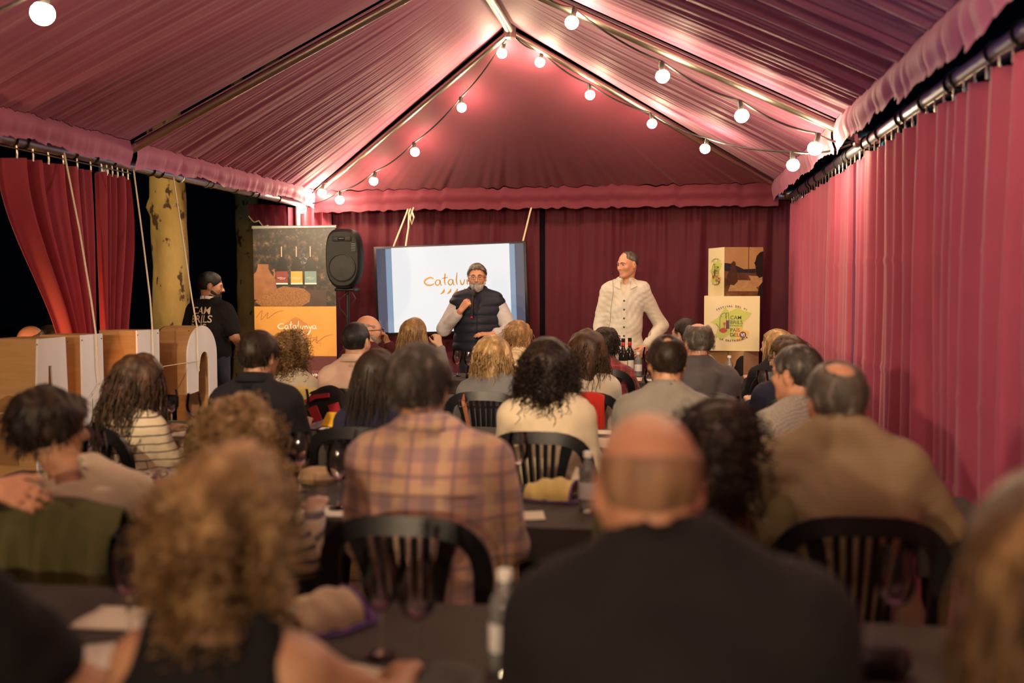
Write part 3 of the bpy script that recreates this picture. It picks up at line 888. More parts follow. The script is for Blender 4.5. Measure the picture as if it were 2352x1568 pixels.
# ================================================================== roll-up banner
def brush(strokes, o, ux, uy, n, mat, parent, name='brush_stroke', lift=0.0015):
    o, ux, uy, n = V(*o), V(*ux), V(*uy), V(*n)
    mb = MB()
    for st in strokes:
        pts = np.array([p[:2] for p in st], float); w = np.array([p[2] for p in st], float)
        # smooth resample (Catmull-Rom)
        P, W = [], []
        for i in range(len(pts) - 1):
            p0, p1, p2, p3 = pts[max(i - 1, 0)], pts[i], pts[i + 1], pts[min(i + 2, len(pts) - 1)]
            for t in np.linspace(0, 1, 6)[: 6 if i == len(pts) - 2 else 5]:
                P.append(0.5 * (2 * p1 + (p2 - p0) * t + (2 * p0 - 5 * p1 + 4 * p2 - p3) * t * t + (3 * p1 - p0 - 3 * p2 + p3) * t ** 3)); W.append(w[i] + (w[i + 1] - w[i]) * t)
        mb.ribbon([o + ux * p[0] + uy * p[1] + n * lift for p in P], W, 0.001, tuple(n))
    return mb.build(name, mat, parent)
def catalunya(s):
    A = lambda x: [(x + .75, .95, .14), (x + .3, 1.02, .16), (x, .6, .2), (x + .3, .22, .2), (x + .65, .5, .14), (x + .75, .95, .14), (x + .8, .35, .18), (x + 1.0, .2, .1)]
    L = [[(1.35, 1.2, .14), (.9, 1.42, .22), (.2, 1.15, .24), (-.05, .72, .24), (.35, .32, .26), (1.0, .3, .22), (1.45, .5, .1)], A(1.6),
         [(3.15, 1.95, .2), (3.02, .8, .22), (3.15, .22, .12)], [(2.65, 1.22, .12), (3.5, 1.36, .14)], A(3.55), [(4.98, 2.05, .12), (4.82, .9, .22), (4.95, .2, .12)],
         [(5.4, .95, .12), (5.55, .3, .22), (5.85, .3, .2), (6.1, 1.0, .12)], [(6.4, .95, .12), (6.47, .2, .2)], [(6.47, .55, .12), (6.8, .95, .2), (7.02, .6, .2), (7.1, .2, .12)],
         [(7.4, .95, .12), (7.55, .42, .2), (7.9, .5, .18)], [(8.05, 1.0, .12), (7.75, -.2, .24), (7.1, -1.1, .3), (6.85, -1.0, .1)], A(8.3)]
    for x in (2.6, 3.6, 4.6, 5.7):
        L.append([(x + .35, -.35, .1), (x + .2, -.75, .34), (x - .25, -1.1, .1)])
    return [[(x * s, y * s, w * s) for x, y, w in st] for st in L]

bn = empty('roll_up_banner', (-2.29, 9.3, 0), 0.03)
BW = 0.83
m, nt, b = nodes('banner_photo_print')
vec = obj_vec(nt)
n1 = noise(nt, 16, 6, vec, 0.65); n2 = noise(nt, 5, 3, vec); n3 = noise(nt, 45, 3, vec)
c1 = ramp(nt, n1, [(0.40, (0.003, 0.002, 0.003)), (0.50, (0.016, 0.009, 0.007)), (0.60, (0.065, 0.036, 0.018)), (0.70, (0.22, 0.14, 0.11))])
sky_m = ramp(nt, n2, [(0.55, 0.0), (0.7, 0.55)])
c2 = mix_col(nt, math_n(nt, 'MULTIPLY', sky_m, ramp(nt, n3, [(0.5, 0.0), (0.62, 1.0)])), c1, (0.36, 0.32, 0.5))
nt.links.new(c2, b.inputs['Base Color']); b.inputs['Roughness'].default_value = 0.45
BPH = m
BOR = M('banner_orange', (0.62, 0.30, 0.06), 0.5, 0.14, 4); BMA = M('banner_maroon', (0.10, 0.02, 0.025), 0.5, 0.1, 4)
for nm, z0, z1, mt in (('photo_panel', 1.30, 2.06, BPH), ('orange_panel', 0.815, 1.30, BOR), ('maroon_panel', 0.10, 0.815, BMA)):
    MB().box((0, 0, (z0 + z1) / 2), (BW, 0.004, z1 - z0)).build(nm, mt, bn)
MB().box((0, 0, 2.072), (BW + 0.02, 0.022, 0.03), bev=0.004).build('top_rail', M('rail_aluminium', (0.75, 0.72, 0.66), 0.35, 0.05, 5, metal=0.7), bn, True)
MB().box((0, 0.0, 0.05), (BW + 0.04, 0.12, 0.1), bev=0.02).build('base_cassette', BLACKP, bn, True)
BJ = M('print_terracotta', (0.26, 0.105, 0.04), 0.5, 0.55, 9); BDK = M('print_bottle', (0.015, 0.014, 0.012), 0.35, 0.2, 20); BGR = M('print_grain', (0.26, 0.11, 0.035), 0.5, 0.9, 90)
BHL = M('print_highlight', (0.6, 0.42, 0.3), 0.5, 0.1, 20)
def bpt(px, py):   # banner print position from its own layout grid
    return ((px - 585 - 90) / 183 * BW, 2.06 - (py - 527) / 173 * 0.76)
def flat(poly, mat, name, parent=bn, lift=0.003):
    pts = [bpt(*p) for p in poly]
    MB().prism(pts, (0, -lift, 0), (1, 0, 0), (0, 0, 1), (0, 0.0008, 0)).build(name, mat, parent)
jug = [(593, 612), (593, 606), (617, 606), (617, 616), (622, 626), (633, 640), (634, 660), (628, 675), (612, 685), (584, 685), (584, 628), (590, 622)]
flat(jug, BJ, 'printed_jug'); flat([(624, 620), (630, 616), (633, 628), (631, 636), (628, 634), (629, 624)], BJ, 'printed_handle')
for bx, lc, nm in ((647, (0.22, 0.035, 0.03), 'red'), (680, (0.62, 0.34, 0.06), 'amber'), (711, (0.16, 0.27, 0.26), 'teal')):
    off = 3 if bx == 680 else 0
    flat([(bx - 13, 654), (bx - 13, 612), (bx - 9, 600), (bx - 3, 588), (bx - 2, 566 - off), (bx + 2, 566 - off), (bx + 3, 588), (bx + 9, 600), (bx + 13, 612), (bx + 13, 654)], BDK, 'printed_bottle', lift=0.0032)
    flat([(bx - 13, 648), (bx - 13, 622), (bx + 13, 622), (bx + 13, 648)], M('print_label_' + nm, lc, 0.5, 0.1, 20), 'printed_label', lift=0.0042)
    flat([(bx - 13, 651), (bx - 13, 648), (bx + 13, 648), (bx + 13, 651)], WHITE, 'printed_stripe', lift=0.0042)
    flat([(bx - 1, 590), (bx - 1, 567), (bx + 1, 567), (bx + 1, 590)], BHL, 'printed_highlight', lift=0.0042)
    bo = bpt(bx - 9, 638)
    brush(catalunya(0.0085), (bo[0], -0.005, bo[1]), (1, 0, 0), (0, 0, 1), (0, -1, 0), WHITE, bn, 'printed_logo')
flat([(585, 690), (600, 680), (612, 668), (630, 662), (650, 655), (672, 658), (695, 660), (710, 672), (708, 690), (690, 699), (600, 699)], BGR, 'printed_grain', lift=0.0036)
flat([(695, 662), (745, 664), (745, 699), (690, 699), (708, 690), (710, 672)], M('print_tray', (0.05, 0.025, 0.02), 0.5, 0.3, 10), 'printed_tray', lift=0.0034)
SWI = M('print_swirl', (0.36, 0.14, 0.05), 0.5, 0.1, 10)
flat([(677 + 28 * math.cos(a), 752 + 26 * math.sin(a) + 3 * math.sin(5 * a)) for a in np.linspace(0, 2 * PI, 24)[:-1]], M('print_blob', (0.48, 0.20, 0.05), 0.5, 0.3, 10), 'printed_blob', lift=0.0028)
zg = [[(0, 0, .006), (.06, .07, .006), (.05, -.02, .006), (.12, .05, .006), (.11, -.01, .006), (.2, .05, .006), (.28, .07, .003)]]
for q in (bpt(588, 725), bpt(697, 778)):
    brush(zg, (q[0], -0.002, q[1]), (1, 0, 0), (0, 0, 1), (0, -1, 0), SWI, bn, 'printed_scribble')
lo = bpt(637, 752)
brush(catalunya(0.042), (lo[0], -0.0035, lo[1]), (1, 0, 0), (0, 0, 1), (0, -1, 0), WHITE, bn, 'printed_logo')
def banner_text(t, px, py, size, mat, par=bn):
    v, f = text_mesh(t, size, 0.001)
    q = bpt(px, py)
    mesh_obj('printed_line', [(q[0] + a, -0.0032, q[1] + c) for a, c, _ in v], f, mat, par, False)
banner_text('VINYERONS', 658, 769, 0.022, WHITE); banner_text('CATALUNYA', 712, 848, 0.03, M('print_faint', (0.3, 0.13, 0.1), 0.5, 0.1, 20)); banner_text('VINYERONS', 712, 856, 0.04, WHITE)
tag(bn, 'tall roll-up banner with wine bottles, jug and white brush logo', 'banner')

# ================================================================== loudspeaker on stand
sp = empty('loudspeaker', (-1.775, 9.36, 1.475))
SPK = M('speaker_shell', (0.007, 0.007, 0.008), 0.6, 0.15, 30, 0.15, 260, spec=0.25); GRL = M('speaker_grille', (0.008, 0.008, 0.009), 0.55, 0.3, 200, 0.5, 500)
out = []
for a in np.linspace(-PI / 2, 1.5 * PI, 41)[:-1]:
    c, s_ = math.cos(a), math.sin(a)
    ex = 0.62 if s_ < 0 else 0.72
    out.append((np.sign(c) * abs(c) ** 0.55 * (0.172 if s_ > 0 else 0.172 - 0.045 * (-s_) ** 2.2), 0.30 + (0.272 if s_ > 0 else 0.30) * np.sign(s_) * abs(s_) ** ex))
def ring(sc, y): return [(x * sc, y, 0.285 + (z - 0.285) * sc) for x, z in out]
mb = MB(); n_ = len(out); pts = ring(0.90, -0.155) + ring(1.0, -0.125) + ring(1.0, -0.02) + ring(0.72, 0.15)
fs = [tuple(range(n_)), tuple(range(4 * n_ - 1, 3 * n_ - 1, -1))]
for k in range(3):
    for i in range(n_): fs.append((k * n_ + i, k * n_ + n_ + i, k * n_ + n_ + (i + 1) % n_, k * n_ + (i + 1) % n_))
mb.add(pts, fs).build('cabinet', SPK, sp, True)
def disc(name, c, r, y0, y1, mat, dome=0.0, nn=32):
    mb = MB(); prof = [(r, y0), (r, y1), (r * 0.93, y1 - 0.004), (r * 0.9, y1 + 0.006), (0.0, y1 + 0.006 - dome)]
    v, f = [], []
    for rr, y in prof:
        for k in range(nn):
            a = 2 * PI * k / nn; v.append((c[0] + rr * math.cos(a), y, c[1] + rr * math.sin(a)))
    for i in range(len(prof) - 1):
        for k in range(nn):
            j = (k + 1) % nn; f.append((i * nn + k, i * nn + j, i * nn + nn + j, i * nn + nn + k))
    return mb.add(v, f).build(name, mat, sp, True)
disc('woofer_grille', (0, 0.2), 0.135, -0.15, -0.168, GRL, 0.012)
MB().box((0, -0.16, 0.475), (0.19, 0.02, 0.05), bev=0.008).build('tweeter_horn', GRL, sp, True)
MB().box((0, -0.168, 0.475), (0.075, 0.02, 0.03), bev=0.006).build('horn_throat', BLACKP, sp, True)
for k in range(5):
    MB().box((0.118, -0.158, 0.36 + k * 0.016), (0.045, 0.012, 0.007)).build('port_slot', BLACKP, sp)
MB().box((0, 0.0, -0.012), (0.2, 0.2, 0.03), bev=0.008).build('pole_socket', BLACKP, sp, True)
tag(sp, 'black loudspeaker with round grille beside the banner', 'loudspeaker')
ss = empty('speaker_stand', (-1.775, 9.36, 0))
MB().tube([(0, 0, 0.18), (0, 0, 1.447)], 0.0175, 12).build('pole', BLACKP, ss, True)
MB().lathe([(0.0175, 0.88), (0.03, 0.9), (0.03, 0.96), (0.0175, 0.98)], 14, closed=False).build('collar', BLACKP, ss, True)
for k in range(3):
    a = 0.5 + k * 2 * PI / 3
    MB().tube([(0, 0, 0.75), (0.22 * math.cos(a), 0.22 * math.sin(a), 0.35), (0.42 * math.cos(a), 0.42 * math.sin(a), 0.012)], 0.012, 8).build('leg', BLACKP, ss, True)
MB().tube([(0.03, -0.05, 1.44), (-0.07, -0.06, 1.36), (-0.06, -0.05, 1.28), (0.0, -0.03, 1.2), (0.02, -0.02, 0.9)], 0.004, 6).build('cable', CABLE, ss, True)
MB().tube([(0.06, -0.05, 1.44), (0.1, -0.06, 1.38), (0.05, -0.05, 1.32), (0.02, -0.03, 1.3)], 0.004, 6).build('cable', CABLE, ss, True)
tag(ss, 'black tripod stand under the loudspeaker', 'stand')

# ================================================================== screen
sc_ = empty('projection_screen', (-0.879, 9.95, 1.465))
sc_.scale = (1.0205, 1.0, 1.0205)
sc_.rotation_euler = (0, -0.030, 0)
SW, SH = 1.56, 0.895
FRM = M('screen_frame', (0.012, 0.012, 0.015), 0.5, 0.1, 10)
def emis(name, col, e):
    m, nt, b = nodes(name)
    n = noise(nt, 1.6, 2, obj_vec(nt))
    b.inputs['Base Color'].default_value = (0.02, 0.02, 0.02, 1)
    nt.links.new(mix_col(nt, n, tuple(c * 0.96 for c in col), col), b.inputs['Emission Color']); b.inputs['Emission Strength'].default_value = e
    b.inputs['Roughness'].default_value = 0.5
    return m
MB().box((0, 0.02, 0), (SW, 0.04, SH), bev=0.006).build('frame', FRM, sc_, True)
MB().box((0, -0.002, 0.005), (SW - 0.06, 0.006, SH - 0.05)).build('dim_border', emis('screen_dim', (0.32, 0.40, 0.72), 0.16), sc_)
MB().box((0.005, -0.006, 0.0), (SW - 0.245, 0.006, SH - 0.05)).build('side_glow', emis('screen_side', (0.42, 0.62, 0.88), 0.5), sc_)
lit = MB().box((0.01, -0.010, 0.005), (SW - 0.36, 0.006, SH - 0.045)).build('lit_image', emis('screen_lit', (0.97, 0.98, 1.0), SCREEN_E), sc_)
GOLD = M('projected_gold', (0.45, 0.24, 0.03), 0.6, 0.05, 10, emit=0.35, ecol=(0.5, 0.27, 0.04))
brush(catalunya(0.067), (-0.255, -0.0145, 0.025), (1, 0, 0), (0, 0, 1), (0, -1, 0), GOLD, sc_, 'projected_logo')
MB().box((-0.09, -0.0145, -0.375), (0.03, 0.001, 0.014)).build('projected_mark', M('projected_blue', (0.02, 0.2, 0.5), 0.5, 0.0, 1, emit=0.5), sc_)
tag(sc_, 'bright hanging projection screen with a gold brush logo', 'screen')
for pts, lb in (([(-1.37, 10.25, 2.375), (-1.36, 10.06, 2.25), (-1.475, 9.955, 1.90)], 'white rope slanting to the left top of the screen'), ([(-1.34, 10.25, 2.375), (-1.335, 10.06, 2.25), (-1.325, 10.0, 2.1), (-1.345, 9.955, 1.905)], 'white rope hanging straight to the screen'),
                ([(-1.31, 10.25, 2.375), (-1.30, 10.05, 2.26), (-1.275, 10.03, 2.2), (-1.30, 10.03, 2.13), (-1.315, 10.03, 2.2), (-1.32, 10.25, 2.375)], 'looped white rope end above the screen'), ([(-0.06, 10.25, 2.375), (-0.07, 10.06, 2.25), (-0.13, 9.955, 1.945)], 'white rope at the right top of the screen')):
    tag(MB().tube(pts, 0.009, 6).build('rope', ROPE, None, True), lb, 'rope')

# ================================================================== printed box tower
CARD = M('cream_board', (0.80, 0.70, 0.42), 0.6, 0.04, 4); INK = M('ink_dark', (0.025, 0.02, 0.03), 0.5, 0.1, 20); LEAF = M('print_leaf', (0.55, 0.62, 0.14), 0.6, 0.1, 8)
ORG = M('print_orange', (0.80, 0.52, 0.14), 0.6, 0.08, 8); PURP = M('print_purple', (0.10, 0.03, 0.09), 0.5, 0.1, 20); REDP = M('print_red', (0.5, 0.05, 0.04), 0.5, 0.1, 20)
def arc_text(t, cx, cy, r, size, up, put):
    n = len(t); V_, F_ = [], []
    for i, chh in enumerate(t):
        if chh == ' ': continue
        v, f = text_mesh(chh, size, size * 0.03, 'CENTER')
        a = (i - (n - 1) / 2) * size * 0.78 / r
        off = len(V_)
        for x, y, _ in v:
            if up: X, Y_ = cx + (r + y) * math.sin(a) + x * math.cos(a) * 0 + x * math.cos(a), cy + (r + y) * math.cos(a) - x * math.sin(a)
            else: X, Y_ = cx + (r - y) * math.sin(a) + x * math.cos(a), cy - (r - y) * math.cos(a) + x * math.sin(a)
            V_.append((X, Y_))
        F_ += [tuple(k + off for k in q) for q in f]
    put(V_, F_)
def festival_logo(parent, o, ux, uy, n, s):
    """s = face width; origin at the face centre"""
    o, ux, uy, n = V(*o), V(*ux), V(*uy), V(*n)
    def poly(name, pts, mat, lift):
        MB().prism([(x * s, y * s) for x, y in pts], o + n * lift, ux, uy, n * 0.0006).build(name, mat, parent)
    def put(name, mat, lift):
        def g(V_, F_): mesh_obj(name, [tuple(o + n * lift + ux * x * s + uy * y * s) for x, y in V_], F_, mat, parent, False)['kind'] = 'stuff'
        return g
    blob = lambda cx, cy, rx, ry, k, ph: [(cx + (rx + 0.03 * math.sin(k * a + ph)) * math.cos(a), cy + (ry + 0.03 * math.sin(k * a + ph + 1)) * math.sin(a)) for a in np.linspace(0, 2 * PI, 30)[:-1]]
    poly('printed_leaf', [(-.12, .32), (-.05, .22), (.10, .30), (.22, .24), (.37, .20), (.30, .10), (.22, .04), (.20, -.1), (.24, -.3), (.12, -.22), (.02, -.33), (-.05, -.2), (-.2, -.32), (-.3, -.22), (-.24, -.05), (-.4, .02), (-.27, .1), (-.2, .18)], LEAF, 0.0012)
    poly('printed_leaf', blob(.17, -.2, .13, .12, 3, .4), ORG, 0.002)
    y = 0.15
    for t, sz, mt in (('CAM', .098, INK), ('BRILS', .098, INK), ('ENTRADA AL', .038, INK), ('PAÍS', .098, INK), ('DEL', .098, INK)):
        v, f = text_mesh(t, sz, sz * 0.003, xs=1.0)
        yy = y - sz * 0.72
        put('printed_word', mt, 0.003)([(-.03 + a, yy + c) for a, c, _ in v], f)
        y = yy - (0.017 if t != 'ENTRADA AL' else 0.032)
    vy = y + 0.05
    poly('printed_circle', [(.205 + .062 * math.cos(a), vy + .062 * math.sin(a)) for a in np.linspace(0, 2 * PI, 25)[:-1]], PURP, 0.0032)
    v, f = text_mesh('VI', .085, .003, 'CENTER'); put('printed_word', WHITE, 0.0042)([(.205 + a, vy - .03 + c) for a, c, _ in v], f)
    poly('printed_dot', [(.03 + .016 * math.cos(a), -.225 + .016 * math.sin(a)) for a in np.linspace(0, 2 * PI, 13)[:-1]], PURP, 0.003)
    # jug, bottle and glass
    brush([[(x * s, y_ * s, .008 * s) for x, y_ in st] for st in ([(-.22, -.15), (-.215, .1), (-.19, .13), (-.2, .16), (-.13, .2), (-.1, .14), (-.1, .1), (-.09, -.15)], [(-.29, 0.0), (-.235, -.08)], [(-.11, .1), (-.1, .19), (-.09, .2), (-.07, .2), (-.06, .19), (-.055, .1), (-.045, .05), (-.045, -.1)])],
          o, ux, uy, n, INK, parent, 'printed_outline', 0.003)
    poly('printed_sangria', [(-.155 + .062 * math.cos(a), -.13 + .048 * math.sin(a)) for a in np.linspace(0, 2 * PI, 17)[:-1]], REDP, 0.0026)
    poly('printed_bottle', [(-.105, -.1), (-.105, .06), (-.05, .06), (-.05, -.1)], PURP, 0.0028)
    poly('printed_glass', [(-.16, .02), (-.11, .02), (-.115, -.02), (-.13, -.04), (-.13, -.075), (-.12, -.08), (-.15, -.08), (-.14, -.075), (-.14, -.04), (-.155, -.02)], REDP, 0.0034)
    arc_text('FESTIVAL DEL VI', 0, -.25, .56, .05, True, put('printed_word', INK, 0.003))
    arc_text('I LA GASTRONOMIA', 0, .30, .64, .05, False, put('printed_word', INK, 0.003))
m, nt, b = nodes('box_photo_print')
n1 = noise(nt, 9, 5, obj_vec(nt)); n2 = noise(nt, 30, 4, obj_vec(nt))
nt.links.new(mix_col(nt, n2, ramp(nt, n1, [(0.35, (0.05, 0.02, 0.01)), (0.55, (0.22, 0.10, 0.035)), (0.75, (0.42, 0.24, 0.10))]), (0.1, 0.045, 0.02)), b.inputs['Base Color'])
b.inputs['Roughness'].default_value = 0.4
BOXPH = m
PTENT = M('print_tent', (0.40, 0.23, 0.10), 0.4, 0.25, 6); PNIGHT = M('print_night', (0.015, 0.016, 0.03), 0.4, 0.5, 30); PFIG = M('print_figure', (0.06, 0.025, 0.015), 0.4, 0.4, 12); PBLK = M('print_black', (0.008, 0.006, 0.006), 0.4, 0.2, 10); PTAB = M('print_table', (0.42, 0.26, 0.12), 0.4, 0.4, 25)
def face_photo(parent, o, ux, uy, n, w, h):
    o, ux, uy, n = V(*o), V(*ux), V(*uy), V(*n)
    def poly(name, pts, mat, lift):
        MB().prism([((x - .5) * w, (y - .5) * h) for x, y in pts], o + n * lift, ux, uy, n * 0.0005).build(name, mat, parent)
    poly('printed_photo', [(0, 0), (1, 0), (1, 1), (0, 1)], BOXPH, 0.001)
    poly('printed_tent_roof', [(0, .68), (.2, .66), (.5, .55), (.8, .56), (1, .6), (1, 1), (0, 1)], PTENT, 0.0018)
    poly('printed_night_band', [(0, .52), (.3, .48), (.8, .47), (.8, .56), (.5, .55), (.2, .66), (0, .68)], PNIGHT, 0.0022)
    poly('printed_table', [(.1, .1), (.9, .1), (.7, .32), (.2, .33)], PTAB, 0.0024)
    poly('printed_shirt', [(.62, .42), (.98, .4), (.98, .2), (.8, .18)], PTAB, 0.0026)
    poly('printed_pole', [(.615, .5), (.63, .5), (.63, 1), (.615, 1)], PFIG, 0.0026)
    poly('printed_figure', [(.05, .25), (.08, .45), (.15, .55), (.18, .68), (.24, .72), (.29, .68), (.29, .58), (.33, .5), (.35, .3), (.25, .22)], PFIG, 0.0028)
    poly('printed_profile', [(.82, .45), (.80, .62), (.77, .68), (.80, .72), (.83, .82), (.92, .9), (1, .92), (1, 0), (.86, 0), (.9, .2), (1, .3), (1, .4), (.9, .37)], PBLK, 0.003)
tw = empty('printed_box_tower', (1.915, 9.72, 0), -0.055)
def cube(nm, w, h, z0, rz, faces):
    c = MB().box((0, 0, 0), (w, w, h), bev=0.0).build(nm, CARD, tw)
    c.location = (faces[2], 0, z0 + h / 2) if len(faces) > 2 else (0, 0, z0 + h / 2); c.rotation_euler = (0, 0, rz)
    for side, what in zip(('front', 'left'), faces[:2]):
        o, ux, n = ((0, -w / 2, 0), (1, 0, 0), (0, -1, 0)) if side == 'front' else ((-w / 2, 0, 0), (0, -1, 0), (-1, 0, 0))
        if what == 'logo': festival_logo(c, o, ux, (0, 0, 1), n, min(w, h) * 0.98)
        elif what == 'photo': face_photo(c, o, ux, (0, 0, 1), n, w, h)
    return c
cube('lower_box', 0.40, 0.5, 0.385, -0.38, ('photo', 'logo'))
cube('bottom_box', 0.50, 0.385, 0.0, 0.0, ('plain', 'plain'))
cube('middle_box', 0.505, 0.51, 0.885, 0.0, ('logo', 'plain'))
tb = cube('top_box', 0.385, 0.455, 1.395, 0.40, ('photo', 'logo', 0.03))
for s in (0,):
    MB().box((-0.10, -0.1915, -0.25), (0.18, 0.004, 0.06)).build('slot_tab', BOXPH, tb)
    MB().box((-0.1915, -0.14, -0.25), (0.004, 0.10, 0.06)).build('slot_tab', CARD, tb)
tag(tw, 'tower of printed cream and photo boxes by the back curtain', 'display')

# ================================================================== big wooden letters on the left
WPAINT = M('white_painted_board', (0.78, 0.76, 0.75), 0.55, 0.22, 3, 0.15, 40, sc=(1, 1, 0.25))
LX, LT = -2.1, 0.27
def letter(name_label, poly, holes=None):
    r = empty('wooden_letter', (LX, 0, 0))
    MB().prism([(y, z) for y, z in poly], (-LT, 0, 0), (0, 1, 0), (0, 0, 1), (LT - 0.012, 0, 0)).build('letter_body', PLY, r)
    MB().prism([(y, z) for y, z in poly], (-0.012, 0, 0), (0, 1, 0), (0, 0, 1), (0.012, 0, 0)).build('painted_face', WPAINT, r)
    ys = [p[0] for p in poly]; zs = [p[1] for p in poly]
    for y, z in ((min(ys) + .02, max(zs) - .03), (max(ys) - .02, max(zs) - .03)):
        MB().lathe([(0.004, 0), (0.004, 0.003), (0, 0.004)], 8).build('nail', BLACKP, r).matrix_local = Matrix.Translation((0, y, z)) @ Matrix.Rotation(PI / 2, 4, 'Y')
    tag(r, name_label, 'letter')
    return r
H = 1.215
l1 = letter('big wooden letter with two white strips behind the white top', [(4.95, 0), (5.06, 0), (5.055, .7), (5.07, 1.06), (5.10, 1.06), (5.13, .7), (5.14, 0), (5.27, 0), (5.255, .6), (5.235, H), (4.985, H), (4.955, .85)])
MB().prism([(-LT + 0.02, .52), (-LT + 0.02, .83), (-LT + .06, .885), (-LT + .1, .905), (-LT + 0.155, .90), (-LT + 0.155, .52)], (0, 4.9455, 0), (1, 0, 0), (0, 0, 1), (0, 0.006, 0)).build('arched_panel', M('arched_panel_brown', (0.30, 0.15, 0.05), 0.6, 0.2, 5, sc=(1, 1, 7)), l1)  # darker brown arched panel, slightly proud of the letter's side
letter('white-faced wooden letter with a narrow wedge cut beside the gathered curtain', [(5.375, 0), (5.47, 0), (5.485, .86), (5.495, .86), (5.52, 0), (5.62, 0), (5.615, H), (5.395, H)])
letter('plain straight wooden letter with a rope tied to it', [(6.0, 0), (6.3, 0), (6.3, H - .005), (6.02, H)])
arch = [(7.17 + .02 * 0, 0)] + [(6.935 + 0.235 * math.cos(a), 0.985 + 0.225 * math.sin(a)) for a in np.linspace(0, PI, 17)] + [(6.70, .72), (6.86, .73)]
arch += [(6.865, .86)] + [(6.965 + 0.075 * math.cos(a) * 1.0, 0.93 + 0.085 * math.sin(a)) for a in np.linspace(PI * 0.95, 0, 9)] + [(7.04, 0)]
letter('arched wooden letter nearest the printed black shirt', arch)
for pts, lb in (([(-2.44, 5.80, 2.34), (-2.30, 5.72, 1.85), (-2.16, 5.60, 1.42), (-2.088, 5.525, 1.21), (-2.085, 5.53, 1.0), (-2.083, 5.54, 0.93)], 'rope from the eave down to the wedge-cut letter'),
                ([(-2.44, 6.62, 2.34), (-2.31, 6.49, 1.85), (-2.17, 6.32, 1.42), (-2.088, 6.19, 1.21), (-2.085, 6.19, 0.98)], 'rope from the eave down to the straight letter'),
                ([(-2.44, 7.20, 2.34), (-2.31, 7.08, 1.85), (-2.17, 6.92, 1.42), (-2.088, 6.83, 1.2), (-2.085, 6.83, 0.95), (-2.085, 6.84, 0.88)], 'rope from the eave down to the arched letter'),
                ([(-2.083, 5.30, 0.72), (-2.07, 5.545, 0.92), (-2.06, 6.0, 0.955), (-2.06, 6.3, 0.96), (-2.083, 6.82, 0.955)], 'thin cord strung between the wooden letters'),
                ([(-2.45, 4.938, 0.80), (-2.20, 4.938, 0.815), (-2.09, 4.938, 0.75)], 'thin cord on the side of the plywood letter')):
    tag(MB().tube(pts, 0.0055 if 'eave' in lb else 0.003, 6).build('rope', ROPE, None, True), lb, 'rope')

# things outside on the terrace
ot = empty('terrace_table', (-3.0, 6.35, 0))
MB().lathe([(0, .70), (.34, .70), (.35, .715), (.34, .73), (0, .73)], 28).build('tabletop', WOODL, ot, True); MB().tube([(0, 0, 0.03), (0, 0, .7)], .03, 10).build('pedestal', LEGM, ot, True); MB().lathe([(0, 0), (.2, 0), (.19, .02), (.03, .04), (0, .04)], 20).build('base', LEGM, ot, True)
tag(ot, 'round terrace table behind the wooden letters', 'table')
ot2 = empty('terrace_table', (-2.75, 7.55, 0))
MB().lathe([(0, .70), (.30, .70), (.31, .715), (.30, .73), (0, .73)], 28).build('tabletop', WHITE, ot2, True); MB().tube([(0, 0, 0.03), (0, 0, .7)], .03, 10).build('pedestal', LEGM, ot2, True); MB().lathe([(0, 0), (.18, 0), (.17, .02), (.03, .04), (0, .04)], 20).build('base', LEGM, ot2, True)
tag(ot2, 'white-topped terrace table behind the arched letter', 'table')
cd = MB().lathe([(0, 0), (.035, 0), (.04, .09), (.036, .09), (.03, .006), (0, .006)], 16).build('candle_glass', M('amber_glass', (0.9, 0.35, 0.08), 0.2, 0.1, 10, emit=2.0, ecol=(1, 0.4, 0.1)), None, True)
cd.location = (-2.85, 5.75 + .45, 0.735); tag(cd, 'glowing amber candle glass on the terrace table', 'candle')
# ================================================================== people: implicit bodies meshed with surface nets
f32 = np.float32
def C_(a, b, ra, rb, k=0.02): return ('c', np.array(a, f32), np.array(b, f32), f32(ra), f32(rb), f32(k))
def E_(c, r, k=0.02, R=None): return ('e', np.array(c, f32), np.array(r, f32), None if R is None else np.array(R, f32), f32(k))
def inflate(pr, t):
    return [(p[0], p[1], p[2], p[3] + f32(t), p[4] + f32(t), p[5]) if p[0] == 'c' else ('e', p[1], p[2] + f32(t), p[3], p[4]) for p in pr]
def dprim(p, P):
    if p[0] == 'c':
        a, b, ra, rb = p[1:5]
        ba = b - a; L2 = max(float(ba @ ba), 1e-9)
        pa = P - a
        t = np.clip((pa @ ba) / f32(L2), 0, 1)
        q = pa - t[:, None] * ba
        return np.sqrt(np.einsum('ij,ij->i', q, q)) - (ra + (rb - ra) * t)
    c, r, R = p[1], p[2], p[3]
    q = P - c
    if R is not None: q = q @ R
    qr = q / r
    k0 = np.sqrt(np.einsum('ij,ij->i', qr, qr)) + f32(1e-6)
    qq = qr / r
    k1 = np.sqrt(np.einsum('ij,ij->i', qq, qq)) + f32(1e-6)
    return k0 * (k0 - 1) / k1
def smin(d, e, k):
    h = np.clip(0.5 + 0.5 * (d - e) / k, 0, 1)
    return d + (e - d) * h - k * h * (1 - h)
